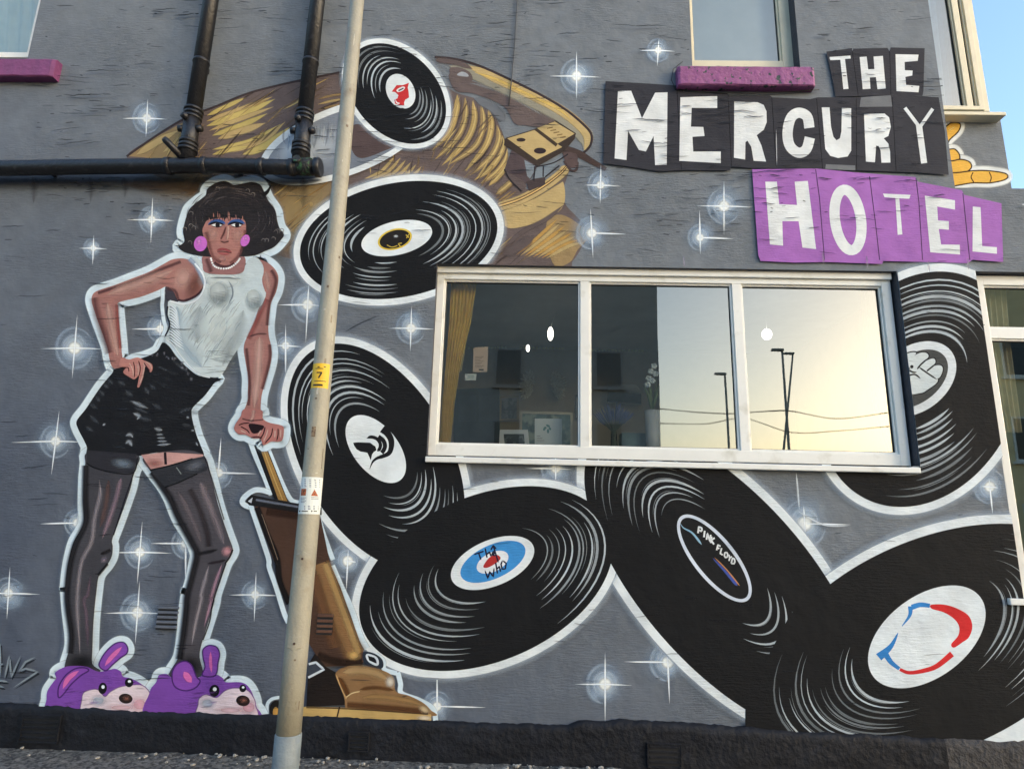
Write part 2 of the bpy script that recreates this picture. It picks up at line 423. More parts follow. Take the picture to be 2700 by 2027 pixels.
class Paint:
    def __init__(s, y0=0.0):
        s.v = []; s.c = []; s.f = []; s.y0 = y0
        s.lay = None
    def up(s):
        LAYER[0] += 2.2e-5
        s.lay = LAYER[0]
        return s
    def _add(s, p, c, a):
        x, z = pix(p, s.y0)
        s.v.append((x, s.y0-s.lay, z)); s.c.append((c[0], c[1], c[2], a))
        return len(s.v)-1
    def fill(s, pts, c, smooth=True, a=1.0, same=False):
        if not same or s.lay is None: s.up()
        P = cr(pts, True, 5) if smooth else pts
        s.f.append([s._add(p, c, a) for p in P])
        return s
    def stroke(s, pts, w, c, a=1.0, soft=0.0, taper=(0.0, 0.0), smooth=True, same=False, c2=None, closed=False):
        """ribbon; w full width; soft 0..1 share of the half width that fades out; taper share of the length at each end"""
        if not same or s.lay is None: s.up()
        P = cr(pts, False, 6) if smooth else list(pts)
        if len(P) < 12 and not closed:
            n_ = max(2, int(math.ceil(14/(len(P)-1))))
            P = [tuple(p[j]+(q[j]-p[j])*k/n_ for j in (0, 1)) for p, q in zip(P, P[1:]) for k in range(n_)]+[tuple(P[-1])]
        N = len(P)
        L = [0.0]
        for p, q in zip(P, P[1:]): L.append(L[-1]+math.hypot(q[0]-p[0], q[1]-p[1]))
        T = L[-1] or 1.0
        rows = []
        for i, p in enumerate(P):
            a0 = P[(i-1) % N] if closed else P[max(0, i-1)]; b0 = P[(i+1) % N] if closed else P[min(N-1, i+1)]
            dx, dy = b0[0]-a0[0], b0[1]-a0[1]; d = math.hypot(dx, dy) or 1.0
            nx, ny = -dy/d, dx/d
            t = L[i]/T
            ww = w[0]+(w[1]-w[0])*t if isinstance(w, (tuple, list)) else w
            k = 1.0
            if taper[0] and t < taper[0]: k = min(k, math.sin(0.5*math.pi*t/taper[0]))
            if taper[1] and t > 1-taper[1]: k = min(k, math.sin(0.5*math.pi*(1-t)/taper[1]))
            k = max(k, 0.04)
            h = ww*k*0.5
            cc = c if c2 is None else tuple(c[j]+(c2[j]-c[j])*t for j in range(3))
            if soft:
                i0 = 1-soft
                rows.append([s._add((p[0]+nx*h*q, p[1]+ny*h*q), cc, al) for q, al in ((-1, 0), (-i0-soft*.45, a*.5), (-i0, a), (i0, a), (i0+soft*.45, a*.5), (1, 0))])
            else:
                rows.append([s._add((p[0]+nx*h*q, p[1]+ny*h*q), cc, a) for q in (-1, 1)])
        for A, B in zip(rows, rows[1:]+([rows[0]] if closed else [])):
            for k in range(len(A)-1): s.f.append([A[k], A[k+1], B[k+1], B[k]])
        return s
    def loop(s, pts, w, c, a=1.0, soft=0.0, smooth=True):
        P = cr(pts, True, 5) if smooth else list(pts)
        return s.stroke(P, w, c, a, soft, smooth=False, closed=True)
    def blob(s, c0, rx, ry, c, a=1.0, th=0, prof=((0, 1), (0.35, .75), (0.7, .28), (1, 0)), same=False):
        if not same or s.lay is None: s.up()
        prev = None; n = 28
        for r_, al in prof:
            if r_ == 0: ring = [s._add(c0, c, a*al)]*n
            else: ring = [s._add(p, c, a*al) for p in ell(c0, rx*r_, ry*r_, th, n)]
            if prev:
                for k in range(n):
                    q = (k+1) % n
                    if prev[k] == prev[q]: s.f.append([prev[k], ring[k], ring[q]])
                    else: s.f.append([prev[k], ring[k], ring[q], prev[q]])
            prev = ring
        return s
    def build(s, name, parent, clip=True, label=None):
        me = bpy.data.meshes.new(name)
        me.from_pydata(s.v, [], s.f)
        at = me.color_attributes.new('Col', 'FLOAT_COLOR', 'POINT')
        flat = [x for c in s.c for x in c]
        at.data.foreach_set('color', flat)
        bm = bmesh.new(); bm.from_mesh(me)
        bmesh.ops.triangulate(bm, faces=[f for f in bm.faces if len(f.verts) > 4])
        if clip:
            xs = [v[0] for v in s.v]; zs = [v[2] for v in s.v]
            bx = (min(xs), max(xs), min(zs), max(zs))
            rects = [(o['x0'], o['x1'], o['z0'], o['z1']) for o in OPEN] + [(XC, 99, ZR, 99)]
            for r in rects:
                if bx[0] > r[1] or bx[1] < r[0] or bx[2] > r[3] or bx[3] < r[2]: continue
                for co, no in (((r[0], 0, 0), (1, 0, 0)), ((r[1], 0, 0), (1, 0, 0)), ((0, 0, r[2]), (0, 0, 1)), ((0, 0, r[3]), (0, 0, 1))):
                    bmesh.ops.bisect_plane(bm, geom=bm.verts[:]+bm.edges[:]+bm.faces[:], dist=1e-6, plane_co=co, plane_no=no)
                dead = []
                for f in bm.faces:
                    m = f.calc_center_median()
                    if r[0] < m.x < r[1] and r[2] < m.z < r[3]: dead.append(f)
                bmesh.ops.delete(bm, geom=dead, context='FACES')
        for f in bm.faces:
            f.normal_update()
            if f.normal.y > 0: f.normal_flip()
        bm.to_mesh(me); bm.free()
        me.materials.append(PAINT)
        o = bpy.data.objects.new(name, me); col.objects.link(o)
        if parent: o.parent = parent
        if label: o['label'] = label
        return o

WHITE = S(222, 229, 231); WHITEB = S(206, 222, 230); BLK = S(23, 24, 26)
GRV = S(186, 195, 200)
GOLD = S(188, 164, 114); GOLDM = S(150, 127, 90); BRN = S(102, 90, 88); BRND = S(70, 58, 56)

# ================================================================== MURAL
# ---- the gold turntable platter behind the records
P = Paint()
plat = [(334, 413), (407, 362), (488, 313), (570, 281), (651, 248), (733, 226), (814, 208), (900, 191), (1020, 185), (1150, 215)] + \
    T2(740, 600, 900, 650, 970, 700, 1030, 830, 1075, 960, 1060, 1080, 1150, 1190, 1250, 1230, 1400, 1130, 1475, 1100, 1440, 1220, 1450, 1320, 1530, 1410, 1612, 1505, 1560, 1600, 1500, 1690) + \
    [(1480, 712), (1250, 712), (1100, 720), (900, 720), (800, 690), (715, 665), (640, 600), (560, 560), (480, 500), (395, 455)]
P.fill(plat, BRN)
P.blob((520, 485), 170, 60, GOLDM, 0.75)
P.blob((760, 560), 90, 130, GOLDM, 0.9, 10)
P.blob((820, 540), 110, 160, GOLD, 0.5, 20)
P.blob((560, 500), 90, 34, S(140, 100, 58), 0.6)
P.blob((700, 690), 70, 50, S(112, 112, 110), 0.8)
# left fan of strokes above the pipe
P.fill([(338, 412), (412, 362), (492, 318), (520, 420), (400, 418)], GOLDM, smooth=False)
lf = [((545, 306), (600, 280), (650, 257)), ((545, 320), (640, 288), (718, 256)), ((545, 333), (650, 296), (725, 262)),
      ((552, 345), (640, 312), (722, 282)), ((560, 358), (640, 330), (705, 300)), ((575, 366), (650, 342), (700, 325)),
      ((560, 395), (660, 372), (740, 328)), ((590, 402), (690, 372), (752, 322)), ((640, 408), (700, 385), (765, 335)),
      ((430, 402), (470, 370), (496, 335)), ((700, 408), (735, 380), (752, 356)), ((360, 408), (420, 372), (470, 345)), ((560, 408), (610, 395), (660, 385))]
for i, t in enumerate(lf):
    P.stroke(list(t), 15+5*(i % 3), GOLD if i % 2 else S(196, 176, 108), 0.92, 0.45, (0.25, 0.4))
for i in range(9):
    y = 250+14*i
    P.stroke([(838, y+12), (880, y+2), (925, y-3)], 9, GOLD if i % 2 else GOLDM, 0.8, 0.5, (0.3, 0.1))
P.stroke([(334, 413), (407, 362), (488, 313), (570, 281), (651, 248), (733, 226), (814, 208), (900, 191)], 7, S(62, 50, 50), 0.9, 0.4)
# right sweep of arcs between the two upper records
SW = [(750, 615, 745, 720, 700, 850, 590, 975), (800, 635, 802, 760, 745, 900, 600, 1040), (850, 655, 862, 780, 805, 920, 650, 1075), (902, 675, 918, 800, 865, 950, 690, 1070), (950, 705, 972, 820, 925, 965, 800, 1110),
      (1005, 815, 1020, 900, 965, 1020, 830, 1140), (1040, 880, 1042, 965, 975, 1080, 860, 1170), (1072, 965, 1050, 1050, 985, 1130, 900, 1190), (1080, 1050, 1035, 1120, 955, 1205), (1110, 1170, 1055, 1220, 1000, 1262)]
for i, a in enumerate(SW):
    P.stroke(T2(*a), 21, GOLDM if i % 2 else S(176, 150, 98), 0.95, 0.45, (0.2, 0.35))
for i, a in enumerate(SW):
    b = [v+(5 if k % 2 == 0 else -4) for k, v in enumerate(a)]
    P.stroke(T2(*b), 9, S(212, 186, 124), 0.8, 0.6, (0.3, 0.5))
    b = [v+(26 if k % 2 == 0 else 10) for k, v in enumerate(a)]
    P.stroke(T2(*b), 4.5, S(96, 80, 74), 0.75, 0.5, (0.3, 0.4))
for i in range(6):
    P.stroke(T2(150+i*40, 1160+i*4, 260+i*40, 1110+i*6, 350+i*34, 1010+i*14), 12, GOLD, 0.85, 0.5, (0.35, 0.3))
def pip(p, poly):
    c = False
    for (x0, y0), (x1, y1) in zip(poly, poly[1:]+poly[:1]):
        if (y0 > p[1]) != (y1 > p[1]) and p[0] < (x1-x0)*(p[1]-y0)/(y1-y0)+x0: c = not c
    return c
rb = random.Random(31)
BC = (S(206, 180, 122), S(176, 146, 94), S(146, 118, 78), S(84, 70, 64), S(70, 58, 54), S(120, 102, 86))
n_ = 0
while n_ < 330:
    x, y = rb.uniform(340, 1500), rb.uniform(195, 705)
    if not pip((x, y), plat): continue
    if x < 930: a_ = R(-18-32*(930-x)/600*rb.uniform(.7, 1.2)-(12 if y > 330 else 0)); ln = rb.uniform(40, 120)
    elif y < 530 and x < 1360: a_ = R(115+(x-1180)*.12+rb.uniform(-10, 10)); ln = rb.uniform(30, 80)
    else: a_ = R(-38+rb.uniform(-10, 12)); ln = rb.uniform(40, 120)
    q = (x+ln*math.cos(a_), y+ln*math.sin(a_)); mid = ((x+q[0])/2+rb.uniform(-4, 4), (y+q[1])/2+rb.uniform(-4, 4))
    if not pip(q, plat): continue
    P.stroke([(x, y), mid, q], rb.uniform(2.2, 7), rb.choice(BC), rb.uniform(.35, .8), 0.6, (0.35, 0.4), same=n_ % 12 != 0)
    n_ += 1
# lower right wedge
P.fill(T2(1010, 1390, 1250, 1290, 1400, 1200, 1440, 1190, 1440, 1330, 1330, 1420, 1120, 1480, 1040, 1450), GOLD)
P.fill(T2(1340, 1420, 1450, 1400, 1600, 1520, 1530, 1620, 1480, 1700, 1380, 1720, 1330, 1560), GOLDM)
for i in range(8):
    P.stroke(T2(1130+i*28, 1655+i*3, 1250+i*32, 1560+i*5, 1400+i*24, 1420+i*22), 13, GOLD if i % 2 else S(190, 150, 84), 0.9, 0.5, (0.4, 0.3))
P.stroke(T2(1060, 1600, 1180, 1500, 1330, 1420, 1440, 1330), 16, BRN, 0.9, 0.5, (0.2, 0.3))
P.stroke(T2(1040, 1650, 1150, 1600, 1250, 1530), 40, BRN, 0.85, 0.6, (0.2, 0.3))
for k, (c_, w_) in enumerate(((GOLD, 28), (S(220, 186, 120), 10), (S(70, 54, 44), 3), (S(90, 68, 50), 3))):
    dx = (0, -8, 3, -14)[k]
    P.stroke(T2(990, 1350+dx, 1150, 1300+dx, 1300, 1220+dx, 1420, 1130+dx, 1465, 1075+dx), w_, c_, 1, 0.25, (0.1, 0.05))
P.build('painted_turntable', HOTEL, label='painted gold and brown turntable platter behind the upper records')

# ---- tone arm and cartridge
P = Paint()
P.fill(T2(700, 480, 850, 530, 1080, 600, 1250, 700, 1400, 790, 1330, 830, 1190, 815, 1120, 800, 1050, 690, 860, 610, 740, 590), BRN)
P.stroke(T2(860, 640, 950, 680, 1000, 720, 1060, 790), 34, S(112, 116, 122), 0.9, 0.5, (0.3, 0.2))
P.stroke(T2(830, 540, 1000, 580, 1150, 650, 1300, 750), 16, S(138, 138, 140), 0.7, 0.6, (0.3, 0.3))
P.stroke(T2(700, 430, 850, 470, 1050, 560, 1250, 660, 1420, 750, 1540, 850, 1585, 920, 1570, 985), 44, S(150, 146, 130), 0.95, 0.3, (0.15, 0.1))
P.stroke(T2(800, 430, 900, 462, 1080, 545, 1280, 640, 1440, 730, 1560, 830, 1600, 900, 1575, 985), 30, GOLD, 1, 0.3, (0.2, 0.1))
P.stroke(T2(860, 470, 1010, 520, 1200, 610, 1400, 705, 1500, 790), 11, S(222, 190, 110), 0.8, 0.5, (0.2, 0.2))
P.stroke(T2(605, 372, 750, 388, 900, 432, 1100, 522, 1300, 622, 1450, 712, 1560, 802, 1618, 872, 1612, 945, 1560, 1000), 7, S(58, 48, 50), 0.95, 0.2)
P.stroke(T2(610, 390, 750, 410, 850, 450), 20, BRN, 0.9, 0.5, (0.1, 0.3))
P.fill(T2(700, 450, 760, 440, 830, 470, 850, 520, 800, 560, 730, 540), BRN)
P.fill(T2(750, 490, 780, 468, 815, 480, 820, 500), S(160, 164, 170))
P.stroke(ZH(1340, 1060, 1500, 1105, 1640, 1185, 1790, 1270), (26, 12), S(74, 60, 56), 1, 0.15)
P.stroke(ZH(1350, 1180, 1420, 1280, 1480, 1270, 1490, 1190), 8, S(84, 68, 66), 0.9, 0.3)
P.fill(ZH(1340, 1100, 1480, 1110, 1480, 1240, 1400, 1240), S(92, 76, 74))
P.fill(ZH(800, 1060, 1050, 1200, 1060, 1250, 1000, 1370, 930, 1440, 720, 1270), S(84, 72, 74), smooth=False)
P.fill(ZH(930, 1170, 1040, 1230, 1030, 1300, 990, 1370, 960, 1340), S(128, 138, 146), smooth=False)
P.fill(ZH(1060, 1250, 1250, 1180, 1330, 1130, 1200, 1300, 1130, 1360, 1030, 1370), S(122, 132, 140), smooth=False)
P.fill(ZH(740, 1290, 900, 1380, 960, 1450, 900, 1500, 780, 1400), S(96, 84, 82), smooth=False)
P.fill(ZH(950, 1400, 1030, 1370, 1150, 1350, 1150, 1430, 980, 1500), S(70, 60, 60), smooth=False)
for a in (ZH(1040, 1240, 1030, 1390), ZH(1130, 1240, 1128, 1350), ZH(720, 1270, 780, 1380, 900, 1500), ZH(1050, 1245, 1240, 1200, 1390, 1110), ZH(1150, 1350, 1300, 1230)):
    P.stroke(a, 4, S(46, 42, 46), 0.95, 0.2)
P.fill(ZH(730, 940, 1040, 845, 1260, 755, 1475, 890, 1460, 950, 1350, 1080, 1070, 1240, 715, 1015), S(62, 52, 46), smooth=False)
P.fill(ZH(750, 945, 1035, 857, 1330, 1035, 1060, 1170), GOLD, smooth=False)
P.fill(ZH(1035, 855, 1062, 838, 1285, 1000, 1262, 1032), S(66, 55, 46), smooth=False)
P.fill(ZH(1064, 836, 1250, 767, 1460, 895, 1282, 1000), GOLD, smooth=False)
P.fill(ell(ZH(895, 960)[0], 12, 5), S(52, 42, 44)); P.fill(ell(ZH(1095, 1075)[0], 16, 8), S(52, 42, 44))
for i in range(5):
    P.stroke(ZH(1170+i*34, 840+i*24, 1230+i*34, 828+i*24), 2.5, S(110, 84, 50), 0.8, 0.2, same=i > 0)
P.build('painted_tone_arm', HOTEL, label='painted gold tone arm and cartridge')

# ---- painted stars
def star(c, r, L, Rr, U, D, tilt=0.0, sub=1.0):
    P = Paint(); c_off = (c[0]+random.uniform(-.15, .15)*r, c[1]+random.uniform(-.15, .15)*r)
    P.blob(c_off, r*random.uniform(1.05, 1.3), r*random.uniform(1.1, 1.35), S(164, 188, 212), 0.7*sub, random.uniform(0, 90), prof=((0, 1), (0.3, .72), (.6, .34), (.8, .13), (1, 0)))
    for _ in range(5):
        a_ = random.uniform(0, 6.28); d_ = r*random.uniform(.3, .75)
        P.blob((c[0]+d_*math.cos(a_), c[1]+d_*math.sin(a_)), r*random.uniform(.3, .55), r*random.uniform(.25, .45), S(176, 198, 220), random.uniform(.2, .4)*sub, random.uniform(0, 180))
    P.blob(c, r*0.62, r*0.68, S(206, 222, 236), 0.85*sub, prof=((0, 1), (0.45, .65), (1, 0)))
    P.stroke(ell(c, r*0.8, r*0.88, 0, 20, random.uniform(0, 90), random.uniform(250, 340)), r*0.22, S(190, 208, 226), 0.32*sub, 0.8, (0.3, 0.3), smooth=False)
    P.stroke(ell(c, r*0.5, r*0.55, 0, 20, random.uniform(90, 180), random.uniform(330, 420)), r*0.16, S(206, 220, 234), 0.35*sub, 0.8, (0.3, 0.3), smooth=False)
    P.blob(c, r*0.34, r*0.34, S(240, 243, 238), 1.0*sub, prof=((0, 1), (0.55, .95), (1, 0)))
    P.stroke([(c[0]-L*1.15, c[1]+tilt*L*.3), c, (c[0]+Rr*1.1, c[1]+3)], 5.4, S(234, 240, 243), 1.0, 0.4, (0.48, 0.48), smooth=False)
    P.stroke([(c[0]+U*1.15*tilt, c[1]-U*1.15), c, (c[0]-D*1.15*tilt, c[1]+D*1.1)], 5.4, S(234, 240, 243), 1.0, 0.4, (0.48, 0.48), smooth=False)
    P.build('painted_star', HOTEL)
STARS = [((388, 313), 44, 56, 50, 44, 46, .05), ((401, 580), 40, 56, 54, 50, 56, .04), ((247, 655), 30, 33, 34, 30, 40, .04), ((198, 918), 60, 78, 74, 76, 74, .08),
         ((148, 1163), 48, 102, 84, 70, 80, .12), ((24, 1563), 46, 60, 76, 60, 62, .06), ((370, 1455), 48, 72, 78, 70, 76, .08), ((364, 1614), 54, 78, 68, 72, 74, .07),
         ((674, 1567), 42, 60, 66, 52, 66, .04), ((812, 804), 52, 70, 30, 70, 90, .05), ((754, 912), 40, 30, 40, 50, 90, .0), ((1084, 866), 46, 52, 58, 50, 56, .03),
         ((577, 1246), 46, 30, 92, 80, 20, .08), ((1520, 203), 50, 62, 58, 56, 56, .0), ((1735, 135), 34, 42, 40, 26, 38, .06), ((1583, 490), 40, 38, 50, 46, 44, .02),
         ((1560, 616), 48, 14, 82, 56, 60, -.05), ((1908, 545), 52, 62, 68, 58, 70, .0), ((1845, 628), 38, 10, 80, 62, 40, -.02), ((1595, 1802), 58, 70, 64, 74, 94, .0),
         ((1153, 1860), 44, 12, 116, 82, 30, .0), ((1760, 1744), 56, 100, 20, 60, 100, -.04), ((2120, 1380), 70, 20, 110, 40, 30, -.06), ((2607, 1283), 50, 20, 20, 20, 70, -.1),
         ((1465, 1235), 46, 70, 40, 30, 36, .0), ((918, 1478), 50, 10, 20, 30, 70, .05), ((425, 868), 40, 66, 20, 20, 20, .05), ((206, 1378), 40, 84, 10, 20, 70, .1), ((492, 1432), 44, 80, 10, 20, 110, .0)]
for i, (c, r, L_, R_, U_, D_, t_) in enumerate(STARS): star(c, r, L_, R_, U_, D_, t_)

# ---- records
def dirphi(d, a, b, th):
    e = R(d-th)
    return math.degrees(math.atan2(math.sin(e)/b, math.cos(e)/a))
def record(desc, E, LAB, ow, arcs, n, seed, labcol=WHITE, halo=True, black=True, gw=5.8, soft=0.25):
    rnd = random.Random(seed)
    cx, cy, a, b, th = E
    P = Paint()
    if halo:
        P.loop(ell((cx, cy), a+ow*.9, b+ow*.9, th, 110), ow*1.7, S(186, 200, 214), 0.55, 0.95, smooth=False)
        P.fill(ell((cx, cy), a+ow, b+ow, th, 110), WHITE, False)
    o = [P, None]
    return dict(P=P, E=E, LAB=LAB, arcs=arcs, n=n, rnd=rnd, labcol=labcol, desc=desc, gw=gw)
def finish(rec, black=True, extra=None, mark=None, t0=0.16, t1=0.95):
    P = rec['P']; E = rec['E']; LB = rec['LAB']; rnd = rec['rnd']
    if black: P.fill(ell(E[:2], E[2], E[3], E[4], 120), BLK, False)
    if extra: extra(P)
    ob = P.build('painted_record', HOTEL, label=rec['desc'])
    for d0, d1 in rec['arcs']:
        G = Paint(); G.up()
        for k in range(rec['n']):
            t = t0+(t1-t0)*(k+0.25*rnd.random())/rec['n']
            cx = LB[0]+(E[0]-LB[0])*t; cy = LB[1]+(E[1]-LB[1])*t
            a = LB[2]+(E[2]-LB[2])*t; b = LB[3]+(E[3]-LB[3])*t; th = LB[4]+(E[4]-LB[4])*t
            m = (d0+d1)/2; h = (d1-d0)/2
            q0 = m-h*(0.45+0.55*rnd.random()); q1 = m+h*(0.45+0.55*rnd.random())
            f0 = dirphi(q0, a, b, th); f1 = dirphi(q1, a, b, th)
            while f1 < f0: f1 += 360
            if f1-f0 > 200: continue
            wv = 1+0.012*rnd.uniform(-1, 1)
            pts = [ell((cx, cy), a*wv, b*wv, th, 2, f0+(f1-f0)*j/16, 720)[0] for j in range(17)]
            lum = rnd.choice((0.35, 0.6, 0.9, 1.0, 1.1))
            G.stroke(pts, rec['gw']*rnd.uniform(0.6, 1.6), tuple(v*lum for v in GRV), rnd.uniform(.75, 1.0), 0.35, (0.4, 0.4), smooth=False, same=True)
            if rnd.random() < 0.45:
                sh = 1.025
                pts = [ell((cx, cy), a*sh, b*sh, th, 2, f0+(f1-f0)*(0.2+0.6*j/10), 720)[0] for j in range(11)]
                G.stroke(pts, 2.6, tuple(v*0.5 for v in GRV), 0.8, 0.5, (0.4, 0.4), smooth=False, same=True)
        G.build('groove_highlight', ob)
    Lb = Paint()
    if rec['labcol']: Lb.fill(ell(LB[:2], LB[2], LB[3], LB[4], 80), rec['labcol'], False)
    if mark: mark(Lb)
    Lb.build('record_label', ob)
    return ob

# the half-hidden bright disc
rd_ = random.Random(8)
P = Paint()
P.fill(ell((906, 374), 232, 92, -20, 90), WHITE, False)
P.fill(ell((908, 374), 214, 76, -20, 90), S(120, 128, 140), False)
P.blob((790, 400), 85, 62, S(215, 224, 232), 0.95, -20)
P.blob((850, 380), 60, 70, S(190, 202, 214), 0.8, -20)
for i in range(16):
    x = 752+i*10.5; y = 372+rd_.uniform(-8, 8)-(x-750)*.12
    P.stroke([(x, y-rd_.uniform(12, 34)), (x+rd_.uniform(-5, 5), y), (x+rd_.uniform(-9, 9), y+rd_.uniform(14, 44))], rd_.uniform(7, 16), rd_.choice((WHITE, S(112, 122, 136), S(160, 174, 188), S(196, 208, 220))), 0.45, 0.95, (0.5, 0.5))
P.fill([(945, 330), (1010, 350), (1050, 380), (1010, 402), (955, 420), (930, 400), (925, 350)], S(88, 74, 74), a=0.95)
P.build('painted_disc', HOTEL, label='painted silvery disc half hidden by the drainpipe')

r1 = record('painted record with red lips mark on its white label', (1046, 250, 152, 107, 46), (1057, 244, 48, 36, 62), 13, [(165, 275), (-15, 85)], 7, 11, gw=4.4)
r2 = record('painted record with black and yellow oval on its label', (1052, 635, 263, 150, -11), (1047, 630, 95, 44, -13), 17, [(-62, 50), (85, 150), (150, 215)], 8, 12, gw=5.0)
def lips(L):
    L.fill(T2(328, 602, 345, 580, 360, 560, 400, 560, 440, 545, 432, 575, 438, 605, 440, 640, 415, 655, 408, 672, 410, 690, 380, 690, 350, 680, 345, 655, 365, 645, 372, 625, 350, 605), S(196, 52, 54), smooth=False)
    L.fill(T2(360, 590, 395, 570, 415, 575, 400, 595, 370, 605), S(225, 225, 228))
    L.fill(T2(352, 650, 362, 668, 380, 676, 372, 684, 356, 672), S(240, 225, 225))
    L.stroke(T2(372, 596, 405, 580), 4, S(60, 30, 34), 0.9, 0.3)
finish(r1, mark=lips)
def oval(L):
    L.fill(ell((1042, 633), 46, 27, -16), S(214, 186, 70), False)
    L.fill(ell((1042, 633), 41, 23, -16), S(34, 32, 30), False)
    for a in (T2(298, 1592, 330, 1606, 365, 1596), T2(420, 1525, 440, 1545), T2(440, 1522, 424, 1548), T2(385, 1600, 372, 1585, 395, 1580)):
        L.stroke(a, 3, S(196, 170, 70), 0.9, 0.2)
    L.blob((1045, 625), 8, 5, S(200, 205, 205), 0.9)
finish(r2, mark=oval)

# halos of the lower pile first, then the black discs, so that they merge where they overlap
r3 = record('painted record with black helmet mark on its white label', (993, 1205, 326, 192, 59.9), (992, 1184, 104, 59, 51.4), 19, [(175, 285), (10, 92)], 10, 13)
r5 = record('painted record with lettered black label under the window', (1910, 1532, 503, 220, 48.9), (1882, 1471, 141, 55, 51.2), 22, [(205, 262), (24, 72)], 11, 15, labcol=None)
r4 = record('painted record with blue and red target label', (1282, 1524, 351, 217, -23.2), (1299, 1483, 116, 60, -22.5), 20, [(92, 185), (-52, 38)], 10, 14)
r6 = record('painted record with red and blue marks on its label', (2462, 1699, 481, 279, -23.3), (2440, 1677, 175, 107, -36.4), 24, [(95, 178), (-58, 42)], 13, 16)
r7 = record('painted record with clenched fist label beside the window', (2424, 1027, 322, 254, -63), (2409, 1000, 117, 82, -36.7), 21, [(228, 342), (38, 112)], 11, 17, labcol=None, gw=7)
def helmet(L):
    K = S(24, 24, 27)
    L.fill(ZN(1010, 990, 1060, 985, 1190, 990, 1215, 1010, 1245, 1030, 1255, 1070, 1230, 1085, 1210, 1110, 1195, 1175, 1180, 1140, 1158, 1095, 1085, 1082, 1045, 1058, 1020, 1020), K, smooth=False)
    L.stroke(ZN(1150, 945, 1200, 930, 1260, 950, 1295, 1000, 1290, 1050, 1262, 1080), 9, K, 1, 0, (0.2, 0.1))
    L.stroke(ZN(1275, 925, 1325, 965, 1345, 1020, 1330, 1070, 1308, 1095), 11, K)
    L.stroke(ZN(1315, 845, 1370, 890, 1408, 960, 1410, 1040, 1380, 1105, 1290, 1142), (20, 9), K)
    L.fill(ZN(1330, 1150, 1285, 1128, 1240, 1150, 1205, 1190, 1182, 1270, 1222, 1200, 1270, 1165), K)
    L.stroke(ZN(1255, 1010, 1270, 1030, 1262, 1052), 3, WHITE)
finish(r3, mark=helmet)
FONT = {'P': [[(0, 0), (0, 1), (.7, 1), (.8, .75), (.7, .5), (0, .5)]], 'I': [[(.4, 0), (.4, 1)]], 'N': [[(0, 0), (0, 1), (.8, 0), (.8, 1)]],
        'K': [[(0, 0), (0, 1)], [(.75, 1), (0, .45), (.75, 0)]], 'F': [[(0, 0), (0, 1), (.7, 1)], [(0, .5), (.55, .5)]], 'L': [[(0, 1), (0, 0), (.7, 0)]],
        'O': [[(.4, 1), (0, .75), (0, .25), (.4, 0), (.8, .25), (.8, .75), (.4, 1)]], 'Y': [[(0, 1), (.4, .5), (.8, 1)], [(.4, .5), (.4, 0)]],
        'D': [[(0, 0), (0, 1), (.5, 1), (.8, .6), (.7, .2), (0, 0)]], 'A': [[(0, 0), (.4, 1), (.8, 0)], [(.15, .4), (.65, .4)]],
        'G': [[(.8, .85), (.4, 1), (0, .6), (.1, .1), (.6, 0), (.8, .4), (.45, .45)]], '7': [[(0, 1), (.8, 1), (.3, 0)]],
        'S': [[(.8, .9), (.3, 1), (0, .75), (.75, .35), (.5, 0), (0, .1)]]}
def word(L, txt, o, adv, ux, uy, w, c):
    for i, ch in enumerate(txt):
        for pl in FONT[ch]:
            L.stroke([(o[0]+adv[0]*i+p[0]*ux[0]+p[1]*uy[0], o[1]+adv[1]*i+p[0]*ux[1]+p[1]*uy[1]) for p in pl], w, c, smooth=False)
def pf(L):
    e = r5['LAB']
    L.fill(ell(e[:2], e[2], e[3], e[4], 80), S(206, 214, 226), False)
    L.fill(ell(e[:2], e[2]-9, e[3]-9, e[4], 80), S(28, 29, 31), False)
    word(L, 'PINK', T9(96, 130)[0], (11.2, 8.6), (11, 5), (2, -17), 4.6, S(225, 228, 228))
    word(L, 'FLOYD', T9(216, 240)[0], (9.6, 8.6), (9.5, 5.5), (3.5, -14), 4.2, S(225, 228, 228))
    # plain coloured streaks in place of the label's picture
    L.stroke(T8(2190, 60, 2212, 95)+T9(60, 130, 120, 205), (3, 8), S(150, 190, 215), 0.95, 0.3, (0.3, 0.2))
    L.stroke(T9(190, 290, 270, 375, 350, 470), (4, 10), S(70, 90, 170), 0.95, 0.2, (0.2, 0.1))
    L.stroke(T9(200, 285, 280, 365, 365, 470), (3, 4), S(200, 140, 90), 0.95, 0.2, (0.2, 0.1))
finish(r5, mark=pf)
def target(L):
    L.fill(ell((1300, 1480), 92, 44, -24.6), S(64, 142, 206), False)
    L.fill(ell((1299, 1481), 45, 25, -27), S(224, 228, 232), False)
    L.fill(T8(920, 345, 955, 292, 1000, 268, 1032, 288, 1010, 318, 950, 352), S(170, 48, 48))
    N_ = S(28, 28, 52)
    for a in (T8(860, 268, 925, 246), T8(890, 256, 905, 302), T8(932, 226, 945, 290), T8(942, 268, 960, 252, 972, 282), T8(975, 268, 1000, 258, 985, 248, 976, 270, 1000, 276),
              T8(1018, 320, 985, 212), T8(968, 240, 985, 210, 1004, 232),
              T8(930, 368, 950, 422, 962, 378, 985, 412, 990, 352), T8(1000, 318, 1012, 392), T8(1008, 362, 1024, 345, 1032, 380), T8(1045, 305, 1068, 325, 1062, 360, 1042, 362, 1035, 330, 1045, 305)):
        L.stroke(a, 4.2, N_, 1, 0, (0.1, 0.1), smooth=False)
finish(r4, mark=target)
